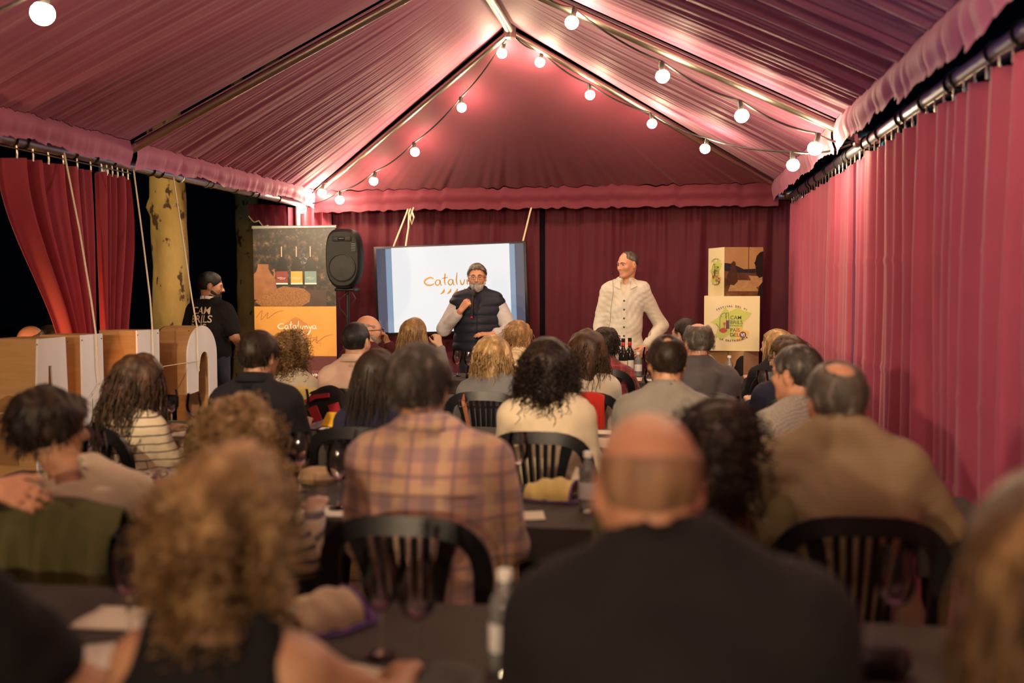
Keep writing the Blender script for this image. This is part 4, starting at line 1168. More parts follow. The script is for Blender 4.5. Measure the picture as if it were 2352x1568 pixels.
def usdf(prims, P):
    if len(prims) < 4 or len(P) < 6400 or len(P) % 64:
        d = None
        for p in prims:
            e = dprim(p, P)
            d = e if d is None else smin(d, e, p[-1])
        return d
    # blocks of 64 neighbouring points: only the shapes near a block are evaluated in it
    Pb = P.reshape(-1, 64, 3)
    ctr = (Pb[:, 0] + Pb[:, -1]) * f32(.5); rad = float(np.linalg.norm(Pb[0, 0] - ctr[0]))
    dc = np.stack([dprim(p, ctr) for p in prims]); mn = dc.min(0)
    d = np.full((len(Pb), 64), f32(5.0))
    for p, c in zip(prims, dc):
        m_ = np.where(c - mn < 2.2 * rad + p[-1] * 1.6 + .004)[0]
        if len(m_) == 0: continue
        e = dprim(p, Pb[m_].reshape(-1, 3)).reshape(-1, 64)
        d[m_] = smin(d[m_], e, p[-1])
    return d.reshape(-1)
def bounds(prims, pad):
    lo = np.full(3, 9.0); hi = np.full(3, -9.0)
    for p in prims:
        if p[0] == 'c': A = [p[1] - p[3], p[1] + p[3], p[2] - p[4], p[2] + p[4]]
        else: m_ = float(p[2].max()) if p[3] is not None else p[2]; A = [p[1] - m_, p[1] + m_]
        for a in A: lo = np.minimum(lo, a); hi = np.maximum(hi, a)
    return lo - pad, hi + pad
def net(fn, lo, hi, h):
    """surface nets of the implicit function fn on a sparse grid"""
    B = 4
    nb = np.ceil((np.array(hi) - lo) / (h * B)).astype(int) + 1
    n = nb * B
    ax = [lo[i] + (np.arange(nb[i]) * B + (B - 1) / 2) * h for i in range(3)]
    cx = np.stack(np.meshgrid(*ax, indexing='ij'), -1).reshape(-1, 3).astype(f32)
    dc = fn(cx)
    D = np.repeat(np.repeat(np.repeat(dc.reshape(nb), B, 0), B, 1), B, 2).astype(f32)
    act = np.where(np.abs(dc) < h * B * 1.15 + 0.012)[0]
    o = np.stack(np.meshgrid(*[np.arange(B)] * 3, indexing='ij'), -1).reshape(-1, 3)
    bi = np.stack(np.unravel_index(act, nb), -1)
    idx = (bi[:, None, :] * B + o[None]).reshape(-1, 3)
    P = (np.array(lo) + idx * h).astype(f32)
    D[idx[:, 0], idx[:, 1], idx[:, 2]] = fn(P)
    D[0] = D[-1] = 1; D[:, 0] = D[:, -1] = 1; D[:, :, 0] = D[:, :, -1] = 1
    S = D < 0
    cnt = np.zeros(tuple(n - 1), np.int8)
    for i in (0, 1):
        for j in (0, 1):
            for k in (0, 1):
                cnt += S[i:n[0] - 1 + i, j:n[1] - 1 + j, k:n[2] - 1 + k]
    ci = np.stack(np.where((cnt > 0) & (cnt < 8)), -1)
    if len(ci) == 0: return np.zeros((0, 3)), np.zeros((0, 4), int)
    cid = np.full(tuple(n - 1), -1, np.int32); cid[tuple(ci.T)] = np.arange(len(ci))
    corners = [(i, j, k) for i in (0, 1) for j in (0, 1) for k in (0, 1)]
    vals = {c: D[ci[:, 0] + c[0], ci[:, 1] + c[1], ci[:, 2] + c[2]] for c in corners}
    acc = np.zeros((len(ci), 3)); w = np.zeros(len(ci))
    for c in corners:
        for a in range(3):
            if c[a] == 0:
                e = list(c); e[a] = 1; e = tuple(e)
                va, vb = vals[c], vals[e]
                m_ = (va < 0) != (vb < 0)
                t = np.where(m_, va / np.where(m_, va - vb, 1), 0)
                p = np.tile(np.array(c, float), (len(ci), 1)); p[:, a] = t
                acc += p * m_[:, None]; w += m_
    verts = np.array(lo) + (ci + acc / w[:, None]) * h
    faces = []
    for a in range(3):
        s0 = [slice(1, n[i] - 1) for i in range(3)]; s0[a] = slice(0, n[a] - 1)
        s1 = list(s0); s1[a] = slice(1, n[a])
        A, Bq = S[tuple(s0)], S[tuple(s1)]
        for flip, m_ in ((False, A & ~Bq), (True, ~A & Bq)):
            q = np.stack(np.where(m_), -1)
            if len(q) == 0: continue
            base = q + np.array([0 if i == a else 1 for i in range(3)])
            b1, b2 = (a + 1) % 3, (a + 2) % 3
            e1 = np.eye(3, dtype=int)[b1]; e2 = np.eye(3, dtype=int)[b2]
            quad = np.stack([cid[tuple((base - e1 - e2).T)], cid[tuple((base - e2).T)], cid[tuple(base.T)], cid[tuple((base - e1).T)]], -1)
            faces.append(quad[:, ::-1] if flip else quad)
    return verts, np.concatenate(faces)
def relax(v, f, it=2, lam=0.5):
    for _ in range(it):
        n_ = len(v)
        i_ = np.concatenate([f[:, a] for a in range(4)] + [f[:, (a + 1) % 4] for a in range(4)]); j_ = np.concatenate([f[:, (a + 1) % 4] for a in range(4)] + [f[:, a] for a in range(4)])
        c = np.bincount(i_, minlength=n_); s = np.stack([np.bincount(i_, v[j_, k], n_) for k in range(3)], -1)
        v = v + lam * (s / np.maximum(c, 1)[:, None] - v)
    return v
def rotm(yaw, pitch=0.0, roll=0.0):
    """columns = head axes; yaw>0 turns left, pitch>0 looks up, roll>0 tilts to the right"""
    cz, sz = math.cos(yaw), math.sin(yaw); cp, sp_ = math.cos(pitch), math.sin(pitch); cr, sr = math.cos(roll), math.sin(roll)
    Rz = np.array([[cz, -sz, 0], [sz, cz, 0], [0, 0, 1]]); Rx = np.array([[1, 0, 0], [0, cp, -sp_], [0, sp_, cp]]); Ry = np.array([[cr, 0, sr], [0, 1, 0], [-sr, 0, cr]])
    return Rz @ Rx @ Ry
def unit(v): v = np.array(v, float); return v / (np.linalg.norm(v) + 1e-9)

def head_prims(hc, R, jaw=1.0):
    T = lambda x, y, z: hc + R @ np.array((x, y, z))
    pr = [E_(T(0, -.012, .03), (.0755, .096, .088), .02, R), E_(T(0, .028, -.02), (.061, .064, .088), .03, R)]
    for s in (-1, 1):
        pr += [C_(T(s * .05 * jaw, .0, -.05), T(s * .02 * jaw, .056, -.09), .021, .02, .025), E_(T(s * .040, .056, -.022), (.024, .026, .026), .02, R),
               C_(T(s * .048, .074, .024), T(s * .012, .087, .025), .008, .009, .014)]
    pr += [E_(T(0, .064, -.093), (.026 * jaw, .022, .019), .02, R), C_(T(0, .086, .012), T(0, .110, -.026), .0075, .0115, .012)]
    for s in (-1, 1): pr.append(C_(T(s * .010, .098, -.030), T(s * .013, .092, -.032), .0075, .0075, .008))
    pr += [C_(T(-.019, .079, -.054), T(0, .0885, -.0525), .006, .007, .008), C_(T(.019, .079, -.054), T(0, .0885, -.0525), .006, .007, .008),
           C_(T(-.016, .079, -.063), T(.016, .079, -.063), .0065, .0065, .008), C_(T(-.006, .085, -.063), T(.006, .085, -.063), .0072, .0072, .008)]
    Re = {}
    for s in (-1, 1):
        Rr = R @ rotm(-s * 0.35)
        pr.append(E_(T(s * .0785, -.012, -.004), (.010, .020, .031), .008, Rr))
        pr.append(E_(T(s * .0785, -.008, -.026), (.009, .012, .012), .006, Rr))
    neg = []
    for s in (-1, 1):
        neg += [E_(T(s * .031, .097, .007), (.018, .017, .013), .012, R), E_(T(s * .088, -.006, .0), (.007, .010, .017), .006, R)]
    neg.append(C_(T(-.018, .092, -.0585), T(.018, .092, -.0585), .0035, .0035, .004))
    return pr, neg

def hand_prims(W, fd, up, thumb, curl=0.5, spread=0.0, s=1.0, th_in=0.0):
    """W wrist, fd finger direction, up back of the hand, thumb = unit vector to the thumb side"""
    W, fd, up = V(*W), unit(fd), unit(up)
    up = unit(up - fd * (up @ fd)); th = unit(np.array(thumb) - fd * (np.array(thumb) @ fd) - up * (np.array(thumb) @ up))
    pr = []
    for i, l in enumerate((.030, .011, -.009, -.028)):
        pr.append(C_(W + th * l * .55 * s + fd * .008, W + fd * (.085 - .004 * abs(i - 1)) * s + th * l * s, .0135 * s, .0115 * s, .012))
    for i, (l, ln) in enumerate(((.031, .068), (.0105, .078), (-.010, .072), (-.029, .056))):
        p = W + fd * (.084 - .004 * abs(i - 1)) * s + th * l * s
        a = curl * 0.75; d = unit(fd * math.cos(a) - up * math.sin(a) + th * l * spread * 6)
        r = .0092 * s
        for seg, (fr, da) in enumerate(((.45, curl * 1.15), (.30, curl * 0.8), (.25, 0))):
            q = p + d * ln * fr * s
            pr.append(C_(p, q, r, r * .93, .004)); p = q; r *= .93
            a += da; d = unit(fd * math.cos(a) - up * math.sin(a) + th * l * spread * 6)
    p = W + fd * .022 * s + th * .024 * s - up * .004
    q = p + unit(fd * .75 + th * (.75 - th_in) - up * .25) * .042 * s
    r_ = q + unit(fd * .95 + th * (.25 - th_in) - up * (.15 + .35 * curl)) * .030 * s
    e = r_ + unit(fd * .9 + th * (.05 - th_in) - up * (.2 + .4 * curl)) * .024 * s
    pr += [C_(p, q, .0145 * s, .0115 * s, .010), C_(q, r_, .0115 * s, .0102 * s, .004), C_(r_, e, .0102 * s, .0085 * s, .004)]
    return pr

SKIN = {}
def skin_mat(c, key):
    if key in SKIN: return SKIN[key]
    m, nt, b = nodes('skin_' + key)
    vec = obj_vec(nt)
    n = noise(nt, 22, 4, vec)
    nt.links.new(mix_col(nt, n, tuple(x * 0.86 for x in c), tuple(min(1, x * 1.12) for x in c)), b.inputs['Base Color'])
    b.inputs['Roughness'].default_value = 0.48
    b.inputs['Subsurface Weight'].default_value = 0.0
    add_bump(nt, b, noise(nt, 260, 3, vec), 0.12, 0.001)
    SKIN[key] = m
    return m
def hair_mat(c, key, streak=None):
    k = 'hair_' + key
    if k in MATS: return MATS[k]
    m, nt, b = nodes(k)
    n = noise(nt, 26, 4, obj_vec(nt, (1, 1, .3)), 0.6)
    s = streak or tuple(min(1, x * 2.1) for x in c)
    nt.links.new(ramp(nt, n, [(0.35, tuple(x * .55 for x in c)), (0.52, c), (0.68, s)]), b.inputs['Base Color'])
    b.inputs['Roughness'].default_value = 0.5; b.inputs['Specular IOR Level'].default_value = 0.3
    add_bump(nt, b, noise(nt, 190, 2, obj_vec(nt, (1, 1, .12))), 0.55, 0.004)
    MATS[k] = m
    return m
TROU = {k: cloth_mat('trousers_' + k, c) for k, c in (('dark', (.02, .02, .024)), ('jeans', (.045, .06, .095)), ('beige', (.34, .27, .18)))}
SHOE = M('shoe_leather', (.02, .017, .015), .5, .2, 30)
EYEW = M('eye_white', (.40, .36, .33), .25, .04, 10); IRIS = M('eye_iris', (.03, .018, .01), .2, .2, 40)
METALG = M('glasses_frame', (.55, .40, .22), .3, .1, 10, metal=0.8); DARKG = M('glasses_frame_dark', (.015, .013, .013), .3, .1, 10)

def wrinkle(P, seed, amp, fr=1.0):
    r = np.random.default_rng(seed)
    d = np.zeros(len(P), f32)
    for i in range(5):
        k = r.normal(size=3) * np.array((1.0, 1.0, 0.8)); k = (k / np.linalg.norm(k) * r.uniform(16, 42) * fr).astype(f32)
        k2 = (r.normal(size=3) * 9).astype(f32)
        d += np.sin(P @ k + f32(1.6) * np.sin(P @ k2 + f32(r.uniform(0, 6))) + f32(r.uniform(0, 6))).astype(f32) * f32(amp / 5 * r.uniform(.7, 1.5))
    return d

def crease(P, seed, amp, fr=1.0):
    """sharp irregular cloth creases"""
    r = np.random.default_rng(seed)
    d = np.zeros(len(P), f32)
    for i in range(4):
        k = r.normal(size=3) * np.array((1.0, .8, .9)); k = (k / np.linalg.norm(k) * r.uniform(26, 60) * fr).astype(f32)
        k2 = (r.normal(size=3) * 12).astype(f32); k3 = (r.normal(size=3) * 10).astype(f32)
        ph = P @ k + f32(2.2) * np.sin(P @ k2 + f32(r.uniform(0, 6)))
        m_ = np.clip(np.sin(P @ k3 + f32(r.uniform(0, 6))) + f32(.25), 0, 1)
        d += (np.sqrt(np.abs(np.sin(ph))) - f32(.6)).astype(f32) * m_ * f32(-amp * .55)
    return d

def tubes(paths, radii, sides=3):
    """paths (n,s,3), radii (n,s): many thin tapering strands in one go"""
    n, s, _ = paths.shape
    t = np.gradient(paths, axis=1); t /= np.linalg.norm(t, axis=2, keepdims=True) + 1e-9
    ref = np.where(np.abs(t[..., 2:3]) < .9, np.array((0, 0, 1.0)), np.array((1.0, 0, 0)))
    u = np.cross(ref, t); u /= np.linalg.norm(u, axis=2, keepdims=True) + 1e-9
    w = np.cross(t, u)
    ang = np.arange(sides) * 2 * PI / sides
    Pv = paths[:, :, None, :] + radii[:, :, None, None] * (np.cos(ang)[None, None, :, None] * u[:, :, None, :] + np.sin(ang)[None, None, :, None] * w[:, :, None, :])
    V_ = Pv.reshape(-1, 3)
    i, j, k = np.meshgrid(np.arange(n), np.arange(s - 1), np.arange(sides), indexing='ij')
    k2 = (k + 1) % sides
    b0 = (i * s + j) * sides; b1 = b0 + sides
    F = np.stack([b0 + k, b0 + k2, b1 + k2, b1 + k], -1).reshape(-1, 4)
    return V_, F

def make_hair(parent, hc, R, st, seed, h):
    """hair cap and locks in head coordinates"""
    r = np.random.default_rng(seed)
    T = lambda x, y, z: hc + R @ np.array((x, y, z))
    kind = st['kind']; th = st.get('t', .012)
    cap = [E_(T(0, -.014, .032), (.0765 + th, .097 + th, .088 + th), .02, R)]
    a, bsl = st.get('line', (.012, .85))
    mass = []
    L = st.get('len', 0.0); wd = st.get('w', 1.0)
    if kind in ('long', 'bob', 'curly'):
        # the mass of hair falling behind and beside the head
        for s in (-1, 1):
            mass.append(C_(T(s * .045 * wd, -.03, .03), T(s * .062 * wd, -.035, -.06), .055 * wd, .048 * wd, .04))
        mass.append(C_(T(0, -.06, .03), T(0, -.075, -.07), .07 * wd, .07 * wd, .04))
        if L > .12:
            for s in (-1, 1):
                mass.append(C_(T(s * .062 * wd, -.04, -.05), T(s * .07 * wd, -.085, -L * .98), .046 * wd, .03 * wd, .04))
            mass.append(C_(T(0, -.08, -.05), T(0, -.115, -L), .066 * wd, .042 * wd, .04))
    if kind == 'bun':
        mass.append(E_(T(0, -.10, .075), (.04, .04, .04), .02))
    prims = cap + mass
    front = E_(T(0, .105, -.045), (.060 * st.get('open', 1.0), .075, .125), .02, R)
    Rt = R.astype(f32); hcf = np.array(hc, f32)
    lump = st.get('lump', .004); lf = st.get('lf', 1.0)
    bald = st.get('bald')
    def fn(P):
        d = usdf(prims, P)
        q = (P - hcf) @ Rt
        line = f32(a) + f32(bsl) * q[:, 1] - q[:, 2]             # >0 below the hair line
        if mass:
            back = q[:, 1] - f32(-.004 if kind != 'bob' else .004)
            line = np.where(q[:, 2] < .03, np.minimum(line, back), line)
        if st.get('ears', True) and not mass:
            for s in (-1, 1):
                e = f32(.030) - np.sqrt((q[:, 0] - s * f32(.082)) ** 2 + ((q[:, 1] + f32(.008)) * 1.1) ** 2 + ((q[:, 2] + f32(.004)) * .85) ** 2)
                line = np.maximum(line, e)
        d = -smin(-d, -line, f32(.008))
        d = -smin(-d, dprim(front, P), f32(.012))
        if bald is not None:
            for (by, bz, rx, ry, rz) in bald:
                d = -smin(-d, dprim(E_(T(0, by, bz), (rx, ry, rz), .01, R), P), f32(.015))
        return d + wrinkle(P, seed, lump, 2.2 * lf) + wrinkle(P, seed + 3, lump * .5, 5.0 * lf)
    lo, hi = bounds(prims, .025)
    v, f = net(fn, lo, hi, h)
    Vs, Fs = [v], [f]; off = len(v)
    n = int(st.get('locks', 0) * .52)
    if n and len(v):
        # locks start on the outer surface of the cap and follow gravity with waves
        q = (v - hc) @ R
        ok = np.where((q[:, 2] > st.get('rootz', -.02)))[0]
        ri = r.choice(ok, n)
        p0 = v[ri]; qn = q[ri] - np.array((0, -.014, .02)); nr = qn / np.linalg.norm(qn, axis=1, keepdims=True)
        nr = nr @ R.T
        S = st.get('steps', 9); ll = st.get('ll', .1) * r.uniform(.55, 1.15, n); seg = ll / (S - 1)
        out = st.get('out', .25); back = R @ np.array((0, -1.0, 0))
        path = np.zeros((n, S, 3)); path[:, 0] = p0 - nr * .004
        d = nr * out + np.array((0, 0, -1.0)) * (1 - out) + back * .25 + r.normal(size=(n, 3)) * st.get('messy', .12)
        amp = st.get('wave', .004) * r.uniform(.5, 1.4, n); frq = st.get('wf', 2.0) * r.uniform(.7, 1.4, n); ph = r.uniform(0, 2 * PI, n)
        side = np.cross(nr, np.array((0, 0, 1.0))); side /= np.linalg.norm(side, axis=1, keepdims=True) + 1e-6
        cur = path[:, 0].copy()
        for s_ in range(1, S):
            d = d + np.array((0, 0, -.22)); dn = d / np.linalg.norm(d, axis=1, keepdims=True)
            cur = cur + dn * seg[:, None]
            t = s_ / (S - 1)
            an = 2 * PI * frq * t + ph
            path[:, s_] = cur + (side * np.sin(an)[:, None] + nr * np.cos(an)[:, None]) * (amp * min(1, t * 2.5))[:, None]
        rad = st.get('lr', .004) * 1.32 * r.uniform(.6, 1.3, n)[:, None] * np.linspace(1, .25, S)[None, :] ** .8
        tv, tf = tubes(path, rad, st.get('sides', 3))
        Vs.append(tv); Fs.append(tf + off)
    return mesh_obj('hair', np.concatenate(Vs), np.concatenate(Fs), st['mat'], parent)

def ring_band(name, c, R, rx, ry, z0, z1, flare, mat, parent, a0=-PI, a1=PI, th=.006, n=28):
    """a collar: band round the neck from angle a0 to a1 (0 = front)"""
    vs_, fs = [], []
    A = np.linspace(a0, a1, n)
    for i, a in enumerate(A):
        for (k, z) in ((0, z0), (flare, z1), (flare + th, z1 + .001), (th, z0)):
            vs_.append(c + R @ np.array(((rx + k) * math.sin(a), (ry + k) * math.cos(a), z)))
    for i in range(n - 1):
        for k in range(4): fs.append((i * 4 + k, i * 4 + (k + 1) % 4, i * 4 + 4 + (k + 1) % 4, i * 4 + 4 + k))
    fs += [(3, 2, 1, 0), ((n - 1) * 4, (n - 1) * 4 + 1, (n - 1) * 4 + 2, (n - 1) * 4 + 3)]
    return mesh_obj(name, vs_, fs, mat, parent)

def glasses(parent, hc, R, mat, w=.034):
    T = lambda x, y, z: tuple(hc + R @ np.array((x, y, z)))
    mb = MB()
    for s in (-1, 1):
        mb.tube([T(s * w + .023 * math.cos(a), .107 - .10 * abs(s * w + .023 * math.cos(a)) ** 2 * 8, .004 + .015 * math.sin(a)) for a in np.linspace(0, 2 * PI, 21)], .0022, 6)
        mb.tube([T(s * .057, .095, .008), T(s * .079, .04, .008), T(s * .084, -.02, .004), T(s * .082, -.035, -.012)], .0022, 6)
    mb.tube([T(-.012, .106, .008), T(0, .109, .010), T(.012, .106, .008)], .002, 6)
    g = mb.build('glasses', mat, parent, True)
    return g

PEOPLE = {}
def person(key, label, x, y, ztop, yaw=0.0, sex='m', build=1.0, skin=((.55, .33, .22), 'fair'), head=(0, 0, 0), hoff=(0, 0.055), lean=0.10, arms=None, hair=None, top=None,
           trousers='dark', standing=False, h=.0116, seed=1, eyes=True, faces=True, hh=.0085, jaw=None, chair_label=None, chair_d=0.0, beard=None, glass_m=None, collar=None, vest=None, body_dx=0.0, sd=.338, nbz=.088):
    """x, y: place of the head; the body is set below it"""
    zh = .93 if standing else .55
    if hair: ztop = ztop - (hair.get('t', .012) * .9 if not hair.get('bald') else 0.0)
    sw = .158 * (1 + (build - 1) * .55) if sex == 'm' else .138 * (1 + (build - 1) * .6)
    zs = ztop - sd * (1.0 if sex == 'm' else .965)
    L = zs - zh
    ly = lambda t: lean * t * L
    hx, hy = hoff[0], ly(1.0) + hoff[1]
    ca, sa = math.cos(yaw), math.sin(yaw)
    rx_, ry_ = x - (hx * ca - hy * sa), y - (hx * sa + hy * ca)
    root = empty('person', (rx_, ry_, 0), yaw)
    tag(root, label, 'person')
    hc = V(hx, hy, ztop - .118)
    R = rotm(*head)
    b = build
    g = 1.0 if sex == 'm' else .90
    nb = V(hx * .25, ly(1.0) + .0, zs + nbz)                    # neck base
    torso = [E_((0, 0, zh), (.168 * b, .125 * b, .125), .05), E_((0, ly(.35), zh + .36 * L), (.150 * b * (1 if sex == 'm' else .9), .112 * b, .17), .06),
             E_((0, ly(.74) - .005, zh + .74 * L), (.158 * b * g, .112 * b, .17), .06)]
    sj = {s: V(s * sw, ly(1.0), zs) for s in (-1, 1)}
    gird = [C_(sj[-1] * V(.82, 1, 1), sj[1] * V(.82, 1, 1), .064 * g * b ** .5, .064 * g * b ** .5, .05)]
    for s in (-1, 1): gird.append(C_(nb + V(s * .028, -.014, .012), sj[s] * V(.80, 1, 1) + V(0, -.010, .014), .044 * g, .050 * g, .04))
    neck = [C_(hc + R @ np.array((0, -.028, -.045)), nb + V(0, -.01, -.03), .054 * (1 if sex == 'm' else .86) * b ** .5, .058 * (1 if sex == 'm' else .86) * b ** .5, .025)]
    arms = dict(arms or {})
    limb, hands, fore = [], [], []
    armj = {}
    for s, nm in ((-1, 'l'), (1, 'r')):
        d = arms.get(nm, {})
        e = V(*d.get('e', (s * (sw + .045), ly(1) + .07, max(zs - .245, .69)))); w = V(*d.get('w', (s * .14, ly(1) + .29, TZ + .035)))
        armj[nm] = (sj[s], e, w)
        ru, re, rw = .050 * g * b ** .6, .040 * g, .0285 * g
        limb.append(C_(sj[s], e, ru, re, .03)); fore.append(C_(e, w, re, rw, .02))
        fd = d.get('fd', unit(w - e)); up = d.get('up', (0, 0, 1)); tdir = d.get('th', (-s, 0, 0))
        if d.get('hand', True): hands += hand_prims(w + unit(fd) * .012, fd, up, tdir, d.get('curl', .45), d.get('spread', .1), 1.0 if sex == 'm' else .9, d.get('thin', 0.0))
    hp, hn = head_prims(hc, R, jaw or (1.0 if sex == 'm' else .88))
    skin_pr = hp + neck + torso[2:] + gird + limb + fore
    skin_in = inflate(torso[2:] + gird, -.006)
    body_pr = hp + neck + skin_in + inflate(torso[:2], -.01) + limb + fore + hands
    def fskin(P):
        d = usdf(body_pr, P)
        for q in hn: d = -smin(-d, dprim(q, P), q[-1])
        return d
    lo, hi = bounds(body_pr, .03)
    v, f = net(fskin, lo, hi, h)
    mesh_obj('body', relax(v, f, 1, .35), f, skin_mat(*skin), root)
    T = lambda x_, y_, z_: hc + R @ np.array((x_, y_, z_))
    if eyes:
        for s in (-1, 1):
            ev = MB().lathe([(.0125 * math.sin(a), -.0125 * math.cos(a)) for a in np.linspace(0, PI, 9)], 12)
            o = ev.build('eye', EYEW, root, True); o.location = T(s * .031, .0735, .006)
            ir = MB().lathe([(0, .0), (.006, -.0006), (.0062, -.003)][::-1], 10, closed=False).build('iris', IRIS, o, True)
            ir.matrix_local = (Matrix(R.tolist()).to_4x4() @ Matrix.Rotation(-PI / 2, 4, 'X') @ Matrix.Translation((0, 0, .0127)))
        if hair and hair.get('brow'):
            mb = MB()
            for s in (-1, 1):
                mb.tube([T(s * .014, .097, .024), T(s * .030, .094, .030), T(s * .047, .082, .025)], [.0035, .0042, .002], 6)
            mb.build('eyebrows', hair['brow'], root, True)
    # ---------- clothes
    tp = dict(top or {})
    if tp:
        t = tp.get('t', .014); sl = tp.get('sleeve', 1.0)
        cl = inflate(torso + ([] if tp.get('tank') else gird), t)
        if not tp.get('tank'):
            for nm in ('l', 'r'):
                S_, E2, W_ = armj[nm]
                st_ = tp.get('st', .010)
                if sl >= .95:
                    cl.append(C_(S_, E2, .052 * g * b ** .6 + st_ + .006, .043 * g + st_ + .002, .035)); fe = E2 + (W_ - E2) * tp.get('cuff', .93)
                    cl.append(C_(E2, fe, .043 * g + st_, .031 * g + st_ * .9, .02))
                elif sl > 0:
                    cl.append(C_(S_, S_ + (E2 - S_) * sl, .053 * g * b ** .6 + st_ + .004, .046 * g + st_ + .006, .035))
        else:
            for s in (-1, 1): cl.append(C_(nb + V(s * .075, -.03, .0), (s * .10, ly(.7), zh + .75 * L), .028, .06, .03))
        if tp.get('hood'):
            cl += [C_((s_ * .06, ly(1) - .02, zs + .085), (s_ * .085, ly(1) - .09, zs + .04), .03, .04, .025) for s_ in (-1, 1)] + [C_((-.07, ly(1) - .10, zs + .035), (.07, ly(1) - .10, zs + .035), .045, .045, .03), E_((0, ly(1) - .135, zs - .03), (.10, .04, .085), .02)]
        nr = tp.get('neck', .062); vd = tp.get('vee', 0.0)
        cut = [C_(nb + V(0, -.002, -.005 + tp.get('nz', 0)), hc, nr, nr + .005)]
        if vd: cut.append(C_(nb + V(0, .09, .03), nb + V(0, .14, .0 - vd), .045, .012))
        amp = tp.get('fold', .009) * 1.35; hem = zh - tp.get('hem', .09)
        ex = tp.get('extra')
        def fcl(P):
            d = usdf(cl, P) + wrinkle(P, seed + 11, amp * .6) + crease(P, seed + 17, amp * .8, 1.5)
            if ex is not None: d = d + ex(P, zh, zs)
            for q in cut: d = -smin(-d, dprim(q, P), f32(.008))
            return np.maximum(d, f32(hem) - P[:, 2])
        lo, hi = bounds(cl, .03)
        v, f = net(fcl, lo, hi, h * 1.15)
        so = mesh_obj(tp.get('name', 'shirt'), relax(v, f, 1, .4), f, tp['mat'], root)
        PEOPLE[key + '_fcl'] = fcl
    if collar:
        ring_band('collar', nb + V(0, -.006, 0.0), rotm(0, -.16), .068 * g * b ** .5, .070 * g * b ** .5, .058, .012, .020, collar['mat'], root, .5, 2 * PI - .5)
        ring_band('collar_stand', nb + V(0, -.006, 0.0), rotm(0, -.16), .064 * g * b ** .5, .066 * g * b ** .5, -.02, .060, .002, collar['mat'], root, .42, 2 * PI - .42)
    if vest: vest(root, torso, gird, nb, hc, armj, zh, zs, L, ly, g, b, h)
    # ---------- trousers and shoes
    tr = [E_((0, 0, zh), (.172 * b, .13 * b, .13), .05)]
    feet = []
    for s in (-1, 1):
        if standing: kn = V(s * .10, .03, .50); an = V(s * .11, -.01, .08); hj = V(s * .085, 0, .90)
        else: kn = V(s * .12, .40, .53); an = V(s * .12, .40 - .06, .09); hj = V(s * .09, .03, .545)
        tr += [C_(hj, kn, .088 * b ** .5, .062, .04), C_(kn, an, .062, .048, .03)]
        feet.append((an, s))
    lo, hi = bounds(tr, .03)
    v, f = net(lambda P: np.maximum(usdf(tr, P) + wrinkle(P, seed + 23, .005), f32(.045) - P[:, 2]), lo, hi, .024 if not standing else .018)
    mesh_obj('trousers', v, f, TROU[trousers], root)
    for an, s in feet:
        fp = [C_(an + V(0, -.02, -.035), an + V(s * .01, .14, -.048), .045, .038, .03), C_(an, an + V(0, 0, -.03), .045, .048, .02)]
        lo, hi = bounds(fp, .02)
        v, f = net(lambda P: np.maximum(usdf(fp, P), f32(.002) - P[:, 2]), lo, hi, .02)
        mesh_obj('shoe', v, f, SHOE, root)
    if hair: make_hair(root, hc, R, hair, seed + 40, hh)
    if beard:
        bp = [E_(T(0, .050, -.085), (.048, .048, .045), .02, R), C_(T(-.062, .01, -.045), T(-.035, .055, -.085), .016, .022, .02), C_(T(.062, .01, -.045), T(.035, .055, -.085), .016, .022, .02), C_(T(-.024, .088, -.048), T(.024, .088, -.048), .008, .008, .008)]
        bc = [C_(T(-.016, .1, -.0585), T(.016, .1, -.0585), .0085, .0085), E_(T(0, .12, .0), (.05, .05, .042), .01, R)]
        def fb(P):
            d = usdf(bp, P) + wrinkle(P, seed + 5, .005, 3.5)
            for q in bc: d = -smin(-d, dprim(q, P), f32(.006))
            return d
        lo, hi = bounds(bp, .02)
        v, f = net(fb, lo, hi, .005)
        mesh_obj('beard', v, f, beard, root)
    if glass_m: glasses(root, hc, R, glass_m)
    if chair_label:
        cw = V(body_dx, .01 - chair_d)
        chair(rx_ + cw[0] * ca - cw[1] * sa, ry_ + cw[0] * sa + cw[1] * ca, yaw * .6, chair_label)
    PEOPLE[key] = dict(root=root, hc=hc, R=R, nb=nb, arm=armj, zs=zs, zh=zh, sw=sw)
    return root

